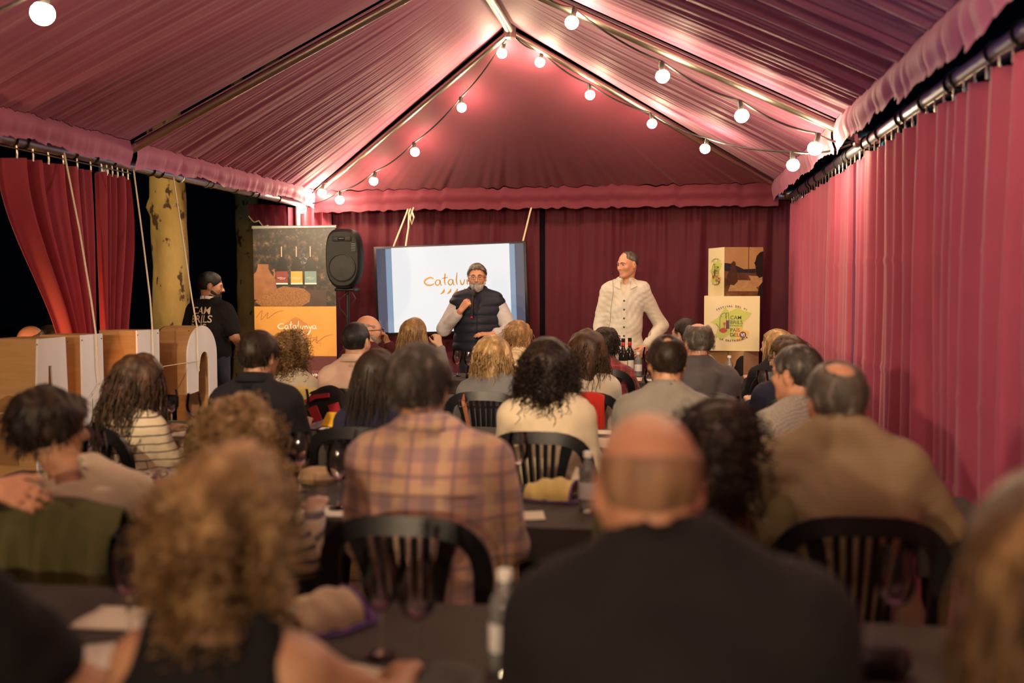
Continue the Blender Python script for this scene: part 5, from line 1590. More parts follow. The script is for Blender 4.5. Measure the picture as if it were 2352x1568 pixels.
# ---- fabrics of the audience
def stripes_mat(name, base, line, axis, freq, width=.12, wob=.6):
    m, nt, b = nodes(name)
    tc = nt.nodes.new('ShaderNodeTexCoord'); sx = nt.nodes.new('ShaderNodeSeparateXYZ'); nt.links.new(tc.outputs['Object'], sx.inputs[0])
    nz = math_n(nt, 'MULTIPLY', noise(nt, 7, 2, tc.outputs['Object']), wob)
    f = math_n(nt, 'FRACT', math_n(nt, 'ADD', math_n(nt, 'MULTIPLY', sx.outputs[axis], freq), nz))
    s = math_n(nt, 'LESS_THAN', f, width)
    nt.links.new(mix_col(nt, s, base, line), b.inputs['Base Color']); b.inputs['Roughness'].default_value = .85
    return m
def plaid_mat(name, base, c1, c2, c3, fx=9.0, fz=9.0):
    m, nt, b = nodes(name)
    tc = nt.nodes.new('ShaderNodeTexCoord'); sx = nt.nodes.new('ShaderNodeSeparateXYZ'); nt.links.new(tc.outputs['Object'], sx.inputs[0])
    def band(ax, fr, lo, hi, ph=0.0):
        f = math_n(nt, 'FRACT', math_n(nt, 'ADD', math_n(nt, 'MULTIPLY', sx.outputs[ax], fr), ph + 10))
        r_ = nt.nodes.new('ShaderNodeValToRGB'); r_.color_ramp.interpolation = 'LINEAR'
        e = r_.color_ramp.elements; e[0].position = max(0, lo - .03); e[0].color = (0, 0, 0, 1); e[1].position = lo; e[1].color = (1, 1, 1, 1)
        a = e.new(hi); a.color = (1, 1, 1, 1); a = e.new(min(1, hi + .03)); a.color = (0, 0, 0, 1)
        nt.links.new(f, r_.inputs[0])
        return r_.outputs[0]
    c = mix_col(nt, math_n(nt, 'MULTIPLY', band(0, fx, .10, .38), .48), base, c1)
    c = mix_col(nt, math_n(nt, 'MULTIPLY', band(2, fz, .10, .36), .48), c, c1)
    c = mix_col(nt, math_n(nt, 'MULTIPLY', band(0, fx, .55, .70, .1), .55), c, c2)
    c = mix_col(nt, math_n(nt, 'MULTIPLY', band(2, fz, .55, .68, .1), .55), c, c2)
    c = mix_col(nt, math_n(nt, 'MULTIPLY', band(0, fx, .80, .86, .05), .6), c, c3)
    c = mix_col(nt, math_n(nt, 'MULTIPLY', band(2, fz, .80, .86, .05), .6), c, c3)
    n = noise(nt, 30, 3, tc.outputs['Object'])
    c = mix_col(nt, math_n(nt, 'MULTIPLY', n, .25), c, base)
    nt.links.new(c, b.inputs['Base Color']); b.inputs['Roughness'].default_value = .85; b.inputs['Sheen Weight'].default_value = .2
    return m
def dots_mat(name, base, line, sc=170):
    m, nt, b = nodes(name)
    tc = nt.nodes.new('ShaderNodeTexCoord')
    v = nt.nodes.new('ShaderNodeTexVoronoi'); v.inputs['Scale'].default_value = sc; v.inputs['Randomness'].default_value = .15
    nt.links.new(tc.outputs['Object'], v.inputs['Vector'])
    nt.links.new(mix_col(nt, ramp(nt, v.outputs['Distance'], [(.28, 0.0), (.42, 1.0)]), line, base), b.inputs['Base Color']); b.inputs['Roughness'].default_value = .85
    return m
FAIR = ((.55, .32, .21), 'fair'); TAN = ((.46, .24, .14), 'tan'); RUDDY = ((.58, .28, .17), 'ruddy')
H_BLACK = hair_mat((.010, .009, .010), 'black', (.03, .028, .03)); H_DBR = hair_mat((.020, .012, .008), 'dark_brown'); H_BR = hair_mat((.055, .028, .014), 'brown')
H_LBR = hair_mat((.30, .175, .075), 'light_brown', (.62, .40, .19)); H_BLO = hair_mat((.34, .21, .09), 'blonde', (.68, .5, .28)); H_GREY = hair_mat((.10, .085, .07), 'grey', (.30, .27, .24))
H_DB = hair_mat((.22, .125, .05), 'dark_blonde', (.48, .31, .14)); H_SALT = hair_mat((.05, .042, .038), 'salt', (.2, .18, .16)); H_WHITE = hair_mat((.38, .36, .34), 'white', (.65, .63, .6))
SHORT = lambda m, **k: dict(kind='short', mat=m, **{**dict(t=.012, line=(.010, .85), locks=900, ll=.03, lr=.0017, out=.38, messy=.22, wave=.002, rootz=-.06, steps=5), **k})
BUZZ = lambda m, **k: dict(kind='short', mat=m, **{**dict(t=.004, line=(.0, .85), lump=.0015, locks=0), **k})
LONG = lambda m, L, **k: dict(kind='long', mat=m, len=L, **{**dict(t=.014, line=(.03, .7), locks=800, ll=L * 1.0, lr=.0024, out=.2, messy=.10, wave=.006, wf=1.6, lump=.004, rootz=-.02, steps=11), **k})
CURLY = lambda m, L, **k: dict(kind='curly', mat=m, len=L, **{**dict(t=.03, line=(.03, .7), locks=1500, ll=.11, lr=.0024, out=.55, messy=.45, wave=.013, wf=3.2, lump=.012, lf=1.0, rootz=-.12, steps=12), **k})
# ================================================================== the audience (x, y = head place in the tent)
OUT = ' with'
H_STUB = hair_mat((.30, .165, .095), 'stubble', (.36, .21, .13))
H_STUBG = hair_mat((.30, .22, .17), 'grey_stubble', (.38, .3, .25))
H_LBR2 = hair_mat((.11, .06, .027), 'mid_brown', (.30, .18, .08))
# row nearest the speakers
person('p1', 'person in a maroon sweater resting chin on hand before the screen', -0.993, 7.5, 1.268, -.15, 'm', 1.05, RUDDY, (-.95, .0, .0), seed=101, h=.0098,
       hair=BUZZ(H_STUBG, t=.0025, line=(-.02, .7), lump=.0008, bald=[(.02, .115, .10, .13, .085)]), top=dict(mat=cloth_mat('sweater_maroon', (.085, .018, .022)), neck=.066, name='sweater'), glass_m=DARKG, beard=H_STUBG,
       arms=dict(r=dict(e=(.24, .26, TZ + .04), w=(.10, .235, 1.04), fd=(-.45, -.2, .75), up=(.4, .8, .1), th=(-.3, -.6, .6), curl=1.3)), chair_label='black chair under the maroon sweater')
person('p2', 'person in a grey blouse raising one hand before the screen', -0.627, 7.5, 1.254, 0, 'f', .95, FAIR, (-.25, .05, .1), seed=102, h=.0098,
       hair=LONG(H_DB, .27, open=.9, wave=.002), top=dict(mat=cloth_mat('blouse_grey', (.20, .19, .2))),
       arms=dict(r=dict(e=(.23, .17, .80), w=(.19, .14, 1.02), fd=(-.25, .1, .9), up=(.5, -.6, 0), th=(-.8, -.3, 0), curl=.8)), glass_m=DARKG, chair_label='black chair before the left half of the screen')
person('p3', 'person in a cream crochet top seated at the first table', 0.198, 7.45, 1.236, 0, 'f', .95, FAIR, (-.5, 0, 0), seed=103, h=.0098,
       hair=SHORT(H_LBR, t=.02, line=(-.02, .75), ll=.06, locks=1050, lr=0.0022, lump=.008, wave=.006, ears=False), top=dict(mat=dots_mat('crochet_cream', (.62, .48, .30), (.25, .15, .09), 95), sleeve=.6),
       arms=dict(r=dict(e=(.24, .2, .80), w=(.20, .2, 1.0), fd=(-.5, -.2, .7), up=(.5, .3, 0), th=(-.5, -.4, .4), curl=.9)), chair_label='black chair behind the cream crochet top')
person('p4', 'person in a red plaid flannel shirt seen from behind', 0.85, 7.45, 1.19, 0, 'm', 1.0, TAN, (.2, 0, 0), seed=104, h=.0098,
       hair=SHORT(H_DBR, t=.026, line=(-.03, .7), ll=.06, locks=1050, lr=0.0026, wave=.008, wf=2.2, lump=.010, ears=False), top=dict(mat=plaid_mat('flannel_red', (.22, .02, .025), (.02, .012, .014), (.06, .01, .012), (.3, .08, .07), 14, 14)),
       chair_label='black chair behind the red plaid shirt')
person('p5', 'person in a pale patterned shirt turned left beside the box tower', 1.434, 7.55, 1.252, .1, 'm', 1.0, FAIR, (.75, 0, 0), seed=105, h=.0098,
       hair=SHORT(H_DBR, t=.010, line=(.02, .85), lump=.003), top=dict(mat=dots_mat('shirt_pale_pattern', (.42, .38, .42), (.22, .18, .24), 150), sleeve=.5), chair_label='black chair behind the pale patterned shirt')
person('p6', 'person in a black top seated right of the box tower', 2.08, 7.42, 1.181, .15, 'f', .98, FAIR, (.8, .0, .0), seed=106,
       hair=LONG(H_BLO, .33, open=.95, wave=.003, lr=0.0031), top=dict(mat=cloth_mat('top_black', (.014, .014, .018))), chair_label='black chair behind the black top by the box tower')
person('p7', 'person in a navy jacket half hidden behind the fine-patterned shirt', 2, 5.95, 1.21, .25, 'm', .98, FAIR, (.7, -.1, 0), seed=107,
       hair=SHORT(H_BR, t=.02, ll=.06, locks=900, lr=0.0022, lump=.008, wave=.005), top=dict(mat=cloth_mat('jacket_navy', (.02, .02, .045)), name='jacket'), glass_m=DARKG, chair_label='black chair behind the navy jacket')
# second row
person('p8', 'person in a pale pink linen shirt seen from behind', -0.59, 5.92, 1.277, 0, 'm', 1.0, TAN, (-.15, .0, .0), seed=108, h=.0098,
       hair=BUZZ(H_BLACK, t=.009, line=(-.012, .9), lump=.002), top=dict(mat=cloth_mat('linen_pink', (.62, .42, .33), 260), fold=.008), collar=dict(mat=cloth_mat('linen_pink', (.62, .42, .33))), chair_label='black chair holding the red and black backpack')
person('p9', 'person in a grey denim jacket seen from behind', 0.278, 5.85, 1.208, 0, 'f', 1.05, FAIR, (.05, 0, 0), seed=109, h=.0098, hh=.007,
       hair=dict(kind='bob', mat=H_BLO, len=.1, w=1.12, t=.02, line=(.03, .7), locks=975, ll=.12, lr=0.0026, out=.3, messy=.12, wave=.006, wf=1.4, lump=.005, rootz=-.03, steps=10, brow=None),
       top=dict(mat=cloth_mat('denim_grey', (.17, .165, .175), 300), name='denim_jacket', t=.02, st=.016), collar=dict(mat=cloth_mat('denim_grey', (.17, .165, .175))), chair_label='black chair with a brown leather strap behind the denim jacket')
person('p10', 'person in a white blouse seated by the red jacket', 0.834, 5.92, 1.24, 0, 'f', 1.02, FAIR, (.1, 0, 0), seed=110, h=.0098,
       hair=LONG(H_BR, .24, w=1.12, wave=.008, wf=2.0, lump=.007, t=.02), top=dict(mat=cloth_mat('blouse_white_a', (.66, .58, .46)), fold=.008), chair_label='black chair with the red jacket hung over it')
person('p11', 'person in a grey hooded sweatshirt seen from behind', 1.482, 5.95, 1.275, .05, 'm', 1.08, RUDDY, (.35, 0, 0), seed=111,
       hair=SHORT(H_GREY, t=.011, line=(-.01, .85), bald=[(-.01, .135, .055, .075, .05)], ll=.035, locks=780), top=dict(mat=cloth_mat('hoodie_grey', (.105, .095, .105), 300), hood=True, t=.022, st=.018, name='hoodie'), chair_label='black chair behind the grey hooded sweatshirt')
person('p12', 'person in a white blouse seated by the yellow jacket', -1.037, 5.98, 1.219, .05, 'f', .98, FAIR, (-.1, 0, 0), seed=112, hh=.007,
       hair=CURLY(H_DB, .12, w=1.0, t=.022, lr=0.0019, locks=1500), top=dict(mat=cloth_mat('blouse_white_b', (.68, .60, .46))), chair_label='black chair draped with the yellow jacket')
# third row
person('p13', 'person in a black polo shirt seen from behind', -0.659, 4.6, 1.287, 0, 'm', 1.12, TAN, (-.25, 0, 0), seed=113, hh=.007,
       hair=SHORT(H_DBR, t=.015, line=(-.025, .85), ll=.035, locks=1050), top=dict(mat=cloth_mat('polo_black', (.014, .013, .018)), sleeve=.75, name='polo_shirt'), collar=dict(mat=cloth_mat('polo_black', (.014, .013, .018))), chair_label='black chair behind the black polo shirt')
person('p14', 'person in a black-striped cream sweater near the wooden letters', -1.115, 4.3, 1.189, -.35, 'f', .95, FAIR, (-.05, -.1, .12), seed=114, hoff=(-.02, .07), hh=.007,
       hair=LONG(H_BR, .40, w=1.18, wave=.010, wf=2.4, lump=.009, t=.02, locks=1200, lr=0.0022, ll=.42), top=dict(mat=stripes_mat('stripe_cream', (.66, .56, .40), (.03, .025, .03), 2, 26, .14), fold=.009, name='sweater'), chair_label='black chair behind the striped cream sweater')
person('p15', 'person in a navy top partly hidden by the pink plaid shirt', 0, 4.4, 1.213, 0, 'f', 1.0, FAIR, (-.2, 0, 0), seed=115,
       hair=LONG(H_DBR, .27, wave=.002), top=dict(mat=cloth_mat('top_navy', (.022, .022, .05))), chair_label='black chair behind the navy top')
person('p16', 'person in a gathered white blouse in the middle of the audience', 0.782, 4.38, 1.272, 0, 'f', 1.06, FAIR, (.05, 0, 0), seed=116, hh=.007,
       hair=CURLY(H_DBR, .27, w=1.16, t=.026, locks=1650, ll=.135, lr=0.0022, wave=.011, out=.35, messy=.3), top=dict(mat=cloth_mat('blouse_white_c', (.70, .58, .42)), fold=.010, t=.022, st=.02), chair_label='black fan-back chair behind the gathered white blouse')
person('p17', 'person in a plain grey shirt seen from behind', 1.305, 4.5, 1.271, 0, 'm', 1.1, TAN, (.05, 0, 0), seed=117,
       hair=SHORT(H_DBR, t=.010, line=(-.02, .9), bald=[(-.06, .130, .024, .028, .035)], ll=.025, locks=750), top=dict(mat=cloth_mat('tee_grey', (.24, .22, .19), 300), sleeve=.6, fold=.007), chair_label='black chair behind the plain grey shirt')
person('p18', 'person in a fine-patterned shirt turned left', 1.839, 4.3, 1.25, .35, 'm', 1.1, RUDDY, (.55, 0, 0), seed=118,
       hair=SHORT(H_SALT, t=.012, line=(-.01, .85), ll=.03, locks=900), top=dict(mat=dots_mat('shirt_fine_pattern', (.46, .42, .36), (.10, .09, .09), 150), fold=.008), chair_label='black chair behind the fine-patterned shirt')
# fourth row
person('p19', 'person in a brown ribbed shirt by the right curtain', 1.794, 3.02, 1.272, .05, 'm', 1.26, RUDDY, (.12, -.1, 0), seed=119, sd=.305, nbz=.10,
       hair=SHORT(H_GREY, t=.011, line=(-.015, .85), bald=[(-.06, .12, .045, .055, .05)], ll=.025, locks=900), top=dict(mat=stripes_mat('rib_brown', (.27, .20, .115), (.215, .155, .085), 2, 95, .5, .2), fold=.009, t=.02, st=.016), chair_label='black fan-back chair behind the brown ribbed shirt',
       arms=dict(l=dict(e=(-.31, .10, .80), w=(-.16, .34, TZ + .04)), r=dict(e=(.31, .10, .80), w=(.16, .34, TZ + .04))))
person('p20', 'person in a pink and blue plaid shirt seen from behind', 0.583, 2.86, 1.335, 0, 'm', 1.14, RUDDY, (.0, 0, 0), seed=120, hh=.007, hoff=(-.04, .055),
       hair=SHORT(H_SALT, t=.019, line=(-.035, .85), ll=.035, locks=1200, lr=0.0019), top=dict(mat=plaid_mat('plaid_pink', (.58, .34, .24), (.13, .12, .20), (.60, .44, .26), (.10, .09, .16), 8.0, 8.0), fold=.008, t=.024, st=.02), collar=dict(mat=plaid_mat('plaid_pink_collar', (.58, .34, .24), (.13, .12, .20), (.60, .44, .26), (.10, .09, .16), 14.0, 14.0)), chair_label='black fan-back chair behind the pink and blue plaid shirt')
person('p21', 'person in a white top in front of the olive jacket', -0.639, 2.9, 1.187, .22, 'f', 1.0, TAN, (-1.05, -.05, 0), seed=121, hh=.007, hoff=(-.13, .05),
       hair=SHORT(H_DBR, t=.024, line=(-.05, .75), ll=.05, locks=1050, lr=0.0022, lump=.009, ears=False), top=dict(mat=cloth_mat('top_white', (.62, .52, .38)), sleeve=.6, neck=.085, nz=-.02), glass_m=DARKG, chair_label='black chair hung with the olive jacket')
person('p22', 'person in a striped tan top just beyond the black sleeveless top', 0.064, 2.75, 1.182, 0, 'f', 1.0, FAIR, (.05, 0, 0), seed=122, hh=.008,
       hair=CURLY(H_BLO, .14, w=1.1, t=.028, locks=900), top=dict(mat=stripes_mat('stripe_tan', (.50, .38, .26), (.08, .07, .08), 2, 24, .35)), chair_label='black chair behind the striped tan top')
person('p23', 'person in an olive top holding up a phone', 1.442, 2.72, 1.2, .0, 'f', 1.02, TAN, (-.3, -.1, .12), hoff=(.13, .05), seed=123, hh=.008,
       hair=CURLY(H_DBR, .17, w=.96, t=.02, locks=900), top=dict(mat=cloth_mat('top_olive', (.10, .085, .035))), chair_label='black chair behind the olive top',
       arms=dict(r=dict(e=(.27, .12, .80), w=(.335, .235, .895), fd=(.1, .35, .8), up=(.1, -1, .3), th=(-1, 0, .1), curl=.75)))
# nearest row
person('p24', 'person in a black sleeveless top nearest the viewer', 0.616, 1.5, 1.25, -.02, 'f', 1.02, TAN, (-.1, 0, 0), seed=124, hh=.008,
       hair=CURLY(H_LBR, .11, w=.92, t=.024, locks=1100, lr=0.0029, ll=.085, lump=.014, out=.45, messy=.35), top=dict(mat=cloth_mat('tank_black', (.010, .009, .010)), tank=True, neck=.07, name='tank_top'),
       arms=dict(l=dict(e=(-.24, .16, .80), w=(-.16, .36, TZ + .03)), r=dict(e=(.24, .16, .80), w=(.2, .36, TZ + .03))), chair_label='black chair under the black sleeveless top')
person('p25', 'person in a dark sweater nearest the viewer', 1.275, 1.52, 1.312, .03, 'm', 1.22, RUDDY, (.10, 0, 0), seed=125, sd=.312, nbz=.098, hoff=(-.045, .055),
       hair=BUZZ(H_STUB, t=.0025, line=(-.05, .45), lump=.0008, bald=[(.0, .125, .10, .13, .085)]), top=dict(mat=cloth_mat('sweater_dark', (.017, .015, .017)), t=.024, st=.02, neck=.068, fold=.006, name='sweater'), chair_label='black chair under the dark sweater nearest the viewer')
person('p26', 'person in a dark brown top at the right edge', 1.765, 1.25, 1.288, .1, 'f', 1.0, TAN, (.15, -.05, 0), seed=126, hh=.008,
       hair=LONG(H_LBR2, .36, w=1.2, wave=.008, t=.026, locks=1350, lr=0.0028), top=dict(mat=cloth_mat('top_dark_brown', (.06, .035, .018))), chair_label='black chair under the dark brown top at the right edge')
person('p27', 'person in a black short-sleeved top leaning on an elbow at the left edge', -.07, 1.42, 1.42, -.1, 'f', 1.02, TAN, (.2, 0, 0), seed=127, hoff=(-.10, .05), h=.01,
       hair=SHORT(H_BLACK, t=.02), top=dict(mat=cloth_mat('tee_black', (.010, .009, .010)), sleeve=.72, st=.016), chair_label='black chair at the left edge nearest the viewer',
       arms=dict(r=dict(e=(.25, .30, TZ + .05), w=(.05, .42, TZ + .035))))
person('p28', 'person in a dark shirt laying a hand on the olive jacket', -1.0, 2.8, 1.30, 0, 'm', 1.0, RUDDY, (-.2, 0, 0), seed=128,
       hair=SHORT(H_DBR), top=dict(mat=cloth_mat('shirt_dark', (.02, .016, .014))), chair_label='black chair at the left edge beside the olive jacket',
       arms=dict(r=dict(e=(.34, -.20, .88), w=(.53, -.335, .975), fd=(1, .0, -.22), up=(.1, -.8, .55), th=(0, .5, .8), curl=.3, spread=.3)))
# people outside on the terrace
person('o1', 'person in a brown shirt seated outside behind the plywood letter', -3.27, 6.6, 1.215, 2.6, 'm', 1.0, RUDDY, (.2, -.2, 0), seed=131, h=.011, hair=BUZZ(H_GREY, bald=[(.02, .11, .10, .13, .07)]), top=dict(mat=cloth_mat('terrace_shirt_a', (.2, .17, .12))), chair_label='black chair outside behind the plywood letter')
person('o2', 'person in a dark grey shirt seated outside on the terrace', -3.42, 7.05, 1.20, 2.2, 'f', 1.0, FAIR, (.2, -.2, 0), seed=132, h=.011, hair=SHORT(H_BR), top=dict(mat=cloth_mat('terrace_shirt_b', (.12, .12, .14))), chair_label='black chair outside under the dark grey shirt')
person('o3', 'person in a cream shirt holding hand to face behind the straight letter', -2.86, 7.85, 1.16, 2.9, 'f', .95, FAIR, (.15, -.15, 0), seed=133, h=.009, hair=SHORT(H_DBR, t=.016), top=dict(mat=cloth_mat('terrace_shirt_c', (.6, .5, .36))),
       arms=dict(l=dict(e=(-.2, .24, .80), w=(-.075, .16, .965), fd=(.1, -.05, .95), up=(-.3, .9, .1), th=(.9, .2, 0), curl=.3)), chair_label='black chair outside behind the straight letter')

# ---- the man in the printed T-shirt, standing outside
TEE = cloth_mat('tee_print_black', (.012, .011, .013))
person('ts', 'person standing outside in a black shirt printed on the back', -2.62, 8.18, 1.625, -.18, 'm', 1.02, TAN, (-.95, -.12, 0), standing=True, seed=140, h=.0085, lean=.0, hoff=(0, .02),
       hair=SHORT(H_BLACK, t=.010, line=(-.02, .85), lump=.002, locks=450, ll=.02), beard=H_BLACK, top=dict(mat=TEE, sleeve=.75, st=.018, hem=.08, neck=.064), trousers='jeans',
       arms=dict(l=dict(e=(-.25, .02, 1.08), w=(-.18, .2, 1.0)), r=dict(e=(.255, -.02, 1.065), w=(.19, .17, .96), fd=(-.4, .8, -.2))))
P_ = PEOPLE['ts']
mb = ring_band('lanyard', P_['nb'] + V(0, -.004, .018), rotm(0, -.25), .072, .078, -.012, .014, .003, WHITE, P_['root'])
fcl = PEOPLE['ts_fcl']
for i, t in enumerate(('CAM', 'BRILS', 'PAÍS')):
    v, f = text_mesh(t, .088, .001)
    pts = np.array([(-.105 + a, -.5, 1.262 - i * .072 + c) for a, c, _ in v]); pts[:, 0] *= 1.0
    yv = np.full(len(pts), -.35)
    for _ in range(40):
        q = np.column_stack([pts[:, 0], yv, pts[:, 2]]).astype(f32); yv = yv + fcl(q) * .8
    mesh_obj('printed_line', np.column_stack([pts[:, 0], yv - .006, pts[:, 2]]), f, M('tee_print', (.72, .62, .42), .7, .05, 10), P_['root'], False)

# ---- speaker with the microphone
SH1 = cloth_mat('shirt_lilac_white', (.55, .52, .55), 300)
def quilt(root, torso, gird, nb, hc, armj, zh, zs, L, ly, g, b, h):
    vp = inflate(torso + gird, .034) + [C_(armj['l'][0], armj['l'][0] * V(1.06, 1, 1) + V(0, 0, -.03), .07, .06, .03), C_(armj['r'][0], armj['r'][0] * V(1.06, 1, 1) + V(0, 0, -.03), .07, .06, .03)]
    vp += [C_(nb + V(s * .045, -.035, -.02), nb + V(s * .06, .0, .045), .03, .022, .03) for s in (-1, 1)] + [C_(nb + V(-.05, -.05, .02), nb + V(.05, -.05, .02), .035, .035, .03)]
    cut = [C_(nb + V(0, .0, -.01), hc, .058, .06), C_(nb + V(0, .12, .06), nb + V(0, .19, -.17), .055, .012)]
    sl = [C_(armj[n][0] + V((-1 if n == 'l' else 1) * .03, 0, -.02), armj[n][1] + (armj[n][1] - armj[n][0]) * .3, .062, .085) for n in ('l', 'r')]
    def fv(P):
        q = np.abs(np.sin((P[:, 2] - f32(.9)) * f32(PI / .082)))
        d = usdf(vp, P) - f32(.013) * np.sqrt(q) + wrinkle(P, 9, .003)
        zip_ = np.exp(-(P[:, 0] / f32(.006)) ** 2) * (P[:, 1] > 0)
        d = d + f32(.008) * zip_
        for c in cut + sl: d = -smin(-d, dprim(c, P), f32(.012))
        return np.maximum(d, f32(zh - .16) - P[:, 2])
    lo, hi = bounds(vp, .04)
    v, f = net(fv, lo, hi, .008)
    mesh_obj('puffer_vest', v, f, cloth_mat('vest_navy', (.018, .022, .038), 300, .5), root)
person('s1', 'person in a navy puffer vest speaking into a microphone', -.41, 8.95, 1.703, PI + .12, 'm', 1.14, RUDDY, (.02, -.06, 0), standing=True, seed=150, sd=.358, nbz=.072, h=.007, hh=.006, lean=.02, hoff=(0, .035),
       hair=SHORT(H_GREY, t=.014, line=(.034, .62), ll=.032, locks=900, lr=.0015, out=.3, messy=.22, wave=.003, ears=False, brow=H_SALT), beard=H_WHITE, glass_m=METALG,
       top=dict(mat=SH1, fold=.009, cuff=.78, st=.02, hem=.2), collar=dict(mat=SH1), vest=quilt, trousers='jeans',
       arms=dict(r=dict(e=(.30, .10, 1.105), w=(.135, .24, 1.275), fd=(-.55, .12, .72), up=(.45, .75, .1), th=(-.2, -.2, 1), curl=1.15, thin=.5),
                 l=dict(e=(-.31, .06, 1.09), w=(-.15, .235, 1.065), fd=(.95, .28, .02), up=(.1, .3, .95), th=(.2, .3, .9), curl=.25)))
P_ = PEOPLE['s1']
w_ = P_['arm']['r'][2]
mic = empty('microphone', (0, 0, 0)); mic.parent = None
tip = V(.025, .205, 1.455); tail = V(.035, .275, 1.215)
mic.matrix_world = P_['root'].matrix_basis @ Matrix.Identity(4)
MB().tube([tail, tail + (tip - tail) * .35, tip - (tip - tail) * .22], [.0115, .0125, .0165], 14).build('handle', BLACKP, mic, True)
MB().tube([tip - (tip - tail) * .22, tip - (tip - tail) * .17, tip - (tip - tail) * .05, tip + (tip - tail) * .03], [.018, .027, .027, .012], 16).build('mesh_head', GRL, mic, True)
MB().tube([tail - (tip - tail) * .02, tail + (tip - tail) * .02], [.0125, .0128], 14).build('red_tail_ring', FOIL, mic, True)
tag(mic, 'black handheld microphone with a red tail ring', 'microphone')

# ---- speaker in the cream shirt
SH2 = cloth_mat('shirt_cream', (.62, .57, .48), 300, .8, .1)
person('s2', 'person in a cream button shirt standing with hand at pocket', .95, 9.08, 1.80, PI + .0, 'm', .93, RUDDY, (-.78, -.10, 0), standing=True, seed=160, sd=.358, nbz=.072, h=.007, hh=.006, lean=-.01, hoff=(-.02, .03),
       hair=BUZZ(H_SALT, t=.004, line=(.03, .62), bald=[(.085, .10, .08, .05, .06)], brow=H_SALT), top=dict(mat=SH2, fold=.009, hem=.17, st=.018, t=.02, vee=.10, neck=.058, cuff=.9), trousers='jeans',
       arms=dict(l=dict(e=(-.325, -.09, 1.13), w=(-.20, .10, .955), fd=(.55, .25, -.65), up=(-.5, .8, .1), th=(.6, .5, .4), curl=.5),
                 r=dict(e=(.225, -.03, 1.14), w=(.235, .08, .955), fd=(.0, .25, -.95), up=(1, .2, 0), th=(0, 1, .2), curl=.5)),
       collar=dict(mat=SH2))
P_ = PEOPLE['s2']; fcl = PEOPLE['s2_fcl']
for i in range(6):
    z = 1.36 - i * .079
    y_ = .5
    for _ in range(60): y_ -= float(fcl(np.array([[0.005, y_, z]], f32))[0]) * .8
    o = MB().lathe([(0, .003), (.008, .003), (.0095, .0015), (.0095, 0)], 10).build('shirt_button', BLACKP, P_['root'], True)
    o.matrix_local = Matrix.Translation((0.005, y_ + .0055, z)) @ Matrix.Rotation(-PI / 2, 4, 'X')
def on_cloth(fc, x, z, y0=.5):
    y_ = y0
    for _ in range(60): y_ -= float(fc(np.array([[x, y_, z]], f32))[0]) * .8
    return y_
pts = [(.004, on_cloth(fcl, .004, z) + .003, z) for z in np.linspace(1.37, .80, 20)]
MB().ribbon(pts, .032, .004, (0, 1, 0)).build('button_placket', SH2, P_['root'], True)
nb_ = P_['nb']
for s in (-1, 1):
    a_ = nb_ + V(s * .050, .045, .045)
    q = [a_, nb_ + V(s * .072, .005, .050), nb_ + V(s * .105, .07, -.022), nb_ + V(s * .045, .112, -.050)]
    q = [V(p[0], max(p[1], on_cloth(fcl, p[0], p[2]) + .008) if i > 1 else p[1], p[2]) for i, p in enumerate(q)]
    MB().add(q + [p + V(0, -.006, -.002) for p in q], [(0, 1, 2, 3), (7, 6, 5, 4), (0, 4, 5, 1), (1, 5, 6, 2), (2, 6, 7, 3), (3, 7, 4, 0)]).build('collar_wing', SH2, P_['root'], True)
hm = empty('headset_microphone'); hm.matrix_world = P_['root'].matrix_basis
T_ = lambda *q: tuple(P_['hc'] + P_['R'] @ np.array(q))
MB().tube([T_(.086, -.02, .03), T_(.087, .0, .026), T_(.08, .045, .0), T_(.075, .085, -.04), T_(.068, .125, -.058)], .0022, 6).build('boom', CABLE, hm, True)
MB().lathe([(.009 * math.sin(a), -.012 * math.cos(a)) for a in np.linspace(0, PI, 9)], 10).build('foam_tip', BLACKP, hm, True).location = T_(.066, .132, -.062)
MB().tube([T_(.068, .13, -.07), (.10, .16, 1.44), (.12, .15, 1.30), (.13, .14, 1.16), (.17, .12, 1.02)], .0016, 6).build('cable', CABLE, hm, True)
tag(hm, 'thin black headset microphone worn with the cream button shirt', 'microphone')
for i in range(2):
    c = P_['arm']['l'][2]; ax = unit(P_['arm']['l'][2] - P_['arm']['l'][1])
    u_ = unit(np.cross(ax, (0, 0, 1))); w2 = np.cross(ax, u_)
    MB().tube([c - ax * (.004 + .012 * i) + .037 * (u_ * math.cos(a) + w2 * math.sin(a)) for a in np.linspace(0, 2 * PI, 21)], .006, 6).build('bracelet', SHOE, P_['root'], True)

# ---- stitched seams on the backs of jackets and shirts
def seam(key, pts, mat, w=.008, t=.004):
    fc = PEOPLE[key + '_fcl']; out = []
    for x, z in pts:
        y_ = -.45
        for _ in range(50): y_ += float(fc(np.array([[x, y_, z]], f32))[0]) * .8
        out.append((x, y_ - .0045, z))
    MB().ribbon(out, w, t, (0, -1, 0)).build('seam', mat, PEOPLE[key]['root'], True)
STIT = cloth_mat('seam_stitch', (.34, .28, .2)); DEN2 = cloth_mat('denim_seam', (.10, .095, .10))
for key, mt in (('p9', STIT), ('p8', cloth_mat('linen_seam', (.50, .32, .25))), ('p20', cloth_mat('plaid_seam', (.30, .19, .16))), ('p10', cloth_mat('blouse_seam', (.5, .43, .33)))):
    zs_ = PEOPLE[key]['zs']; wd_ = PEOPLE[key]['sw']
    seam(key, [(x, zs_ - .055 - .25 * x * x) for x in np.linspace(-wd_ * .95, wd_ * .95, 17)], mt, .009 if key == 'p9' else .006)
for s in (-1, 1):
    seam('p9', [(s * (.095 - .10 * (PEOPLE['p9']['zs'] - .06 - z)), z) for z in np.linspace(PEOPLE['p9']['zs'] - .06, PEOPLE['p9']['zs'] - .30, 10)], STIT, .010)

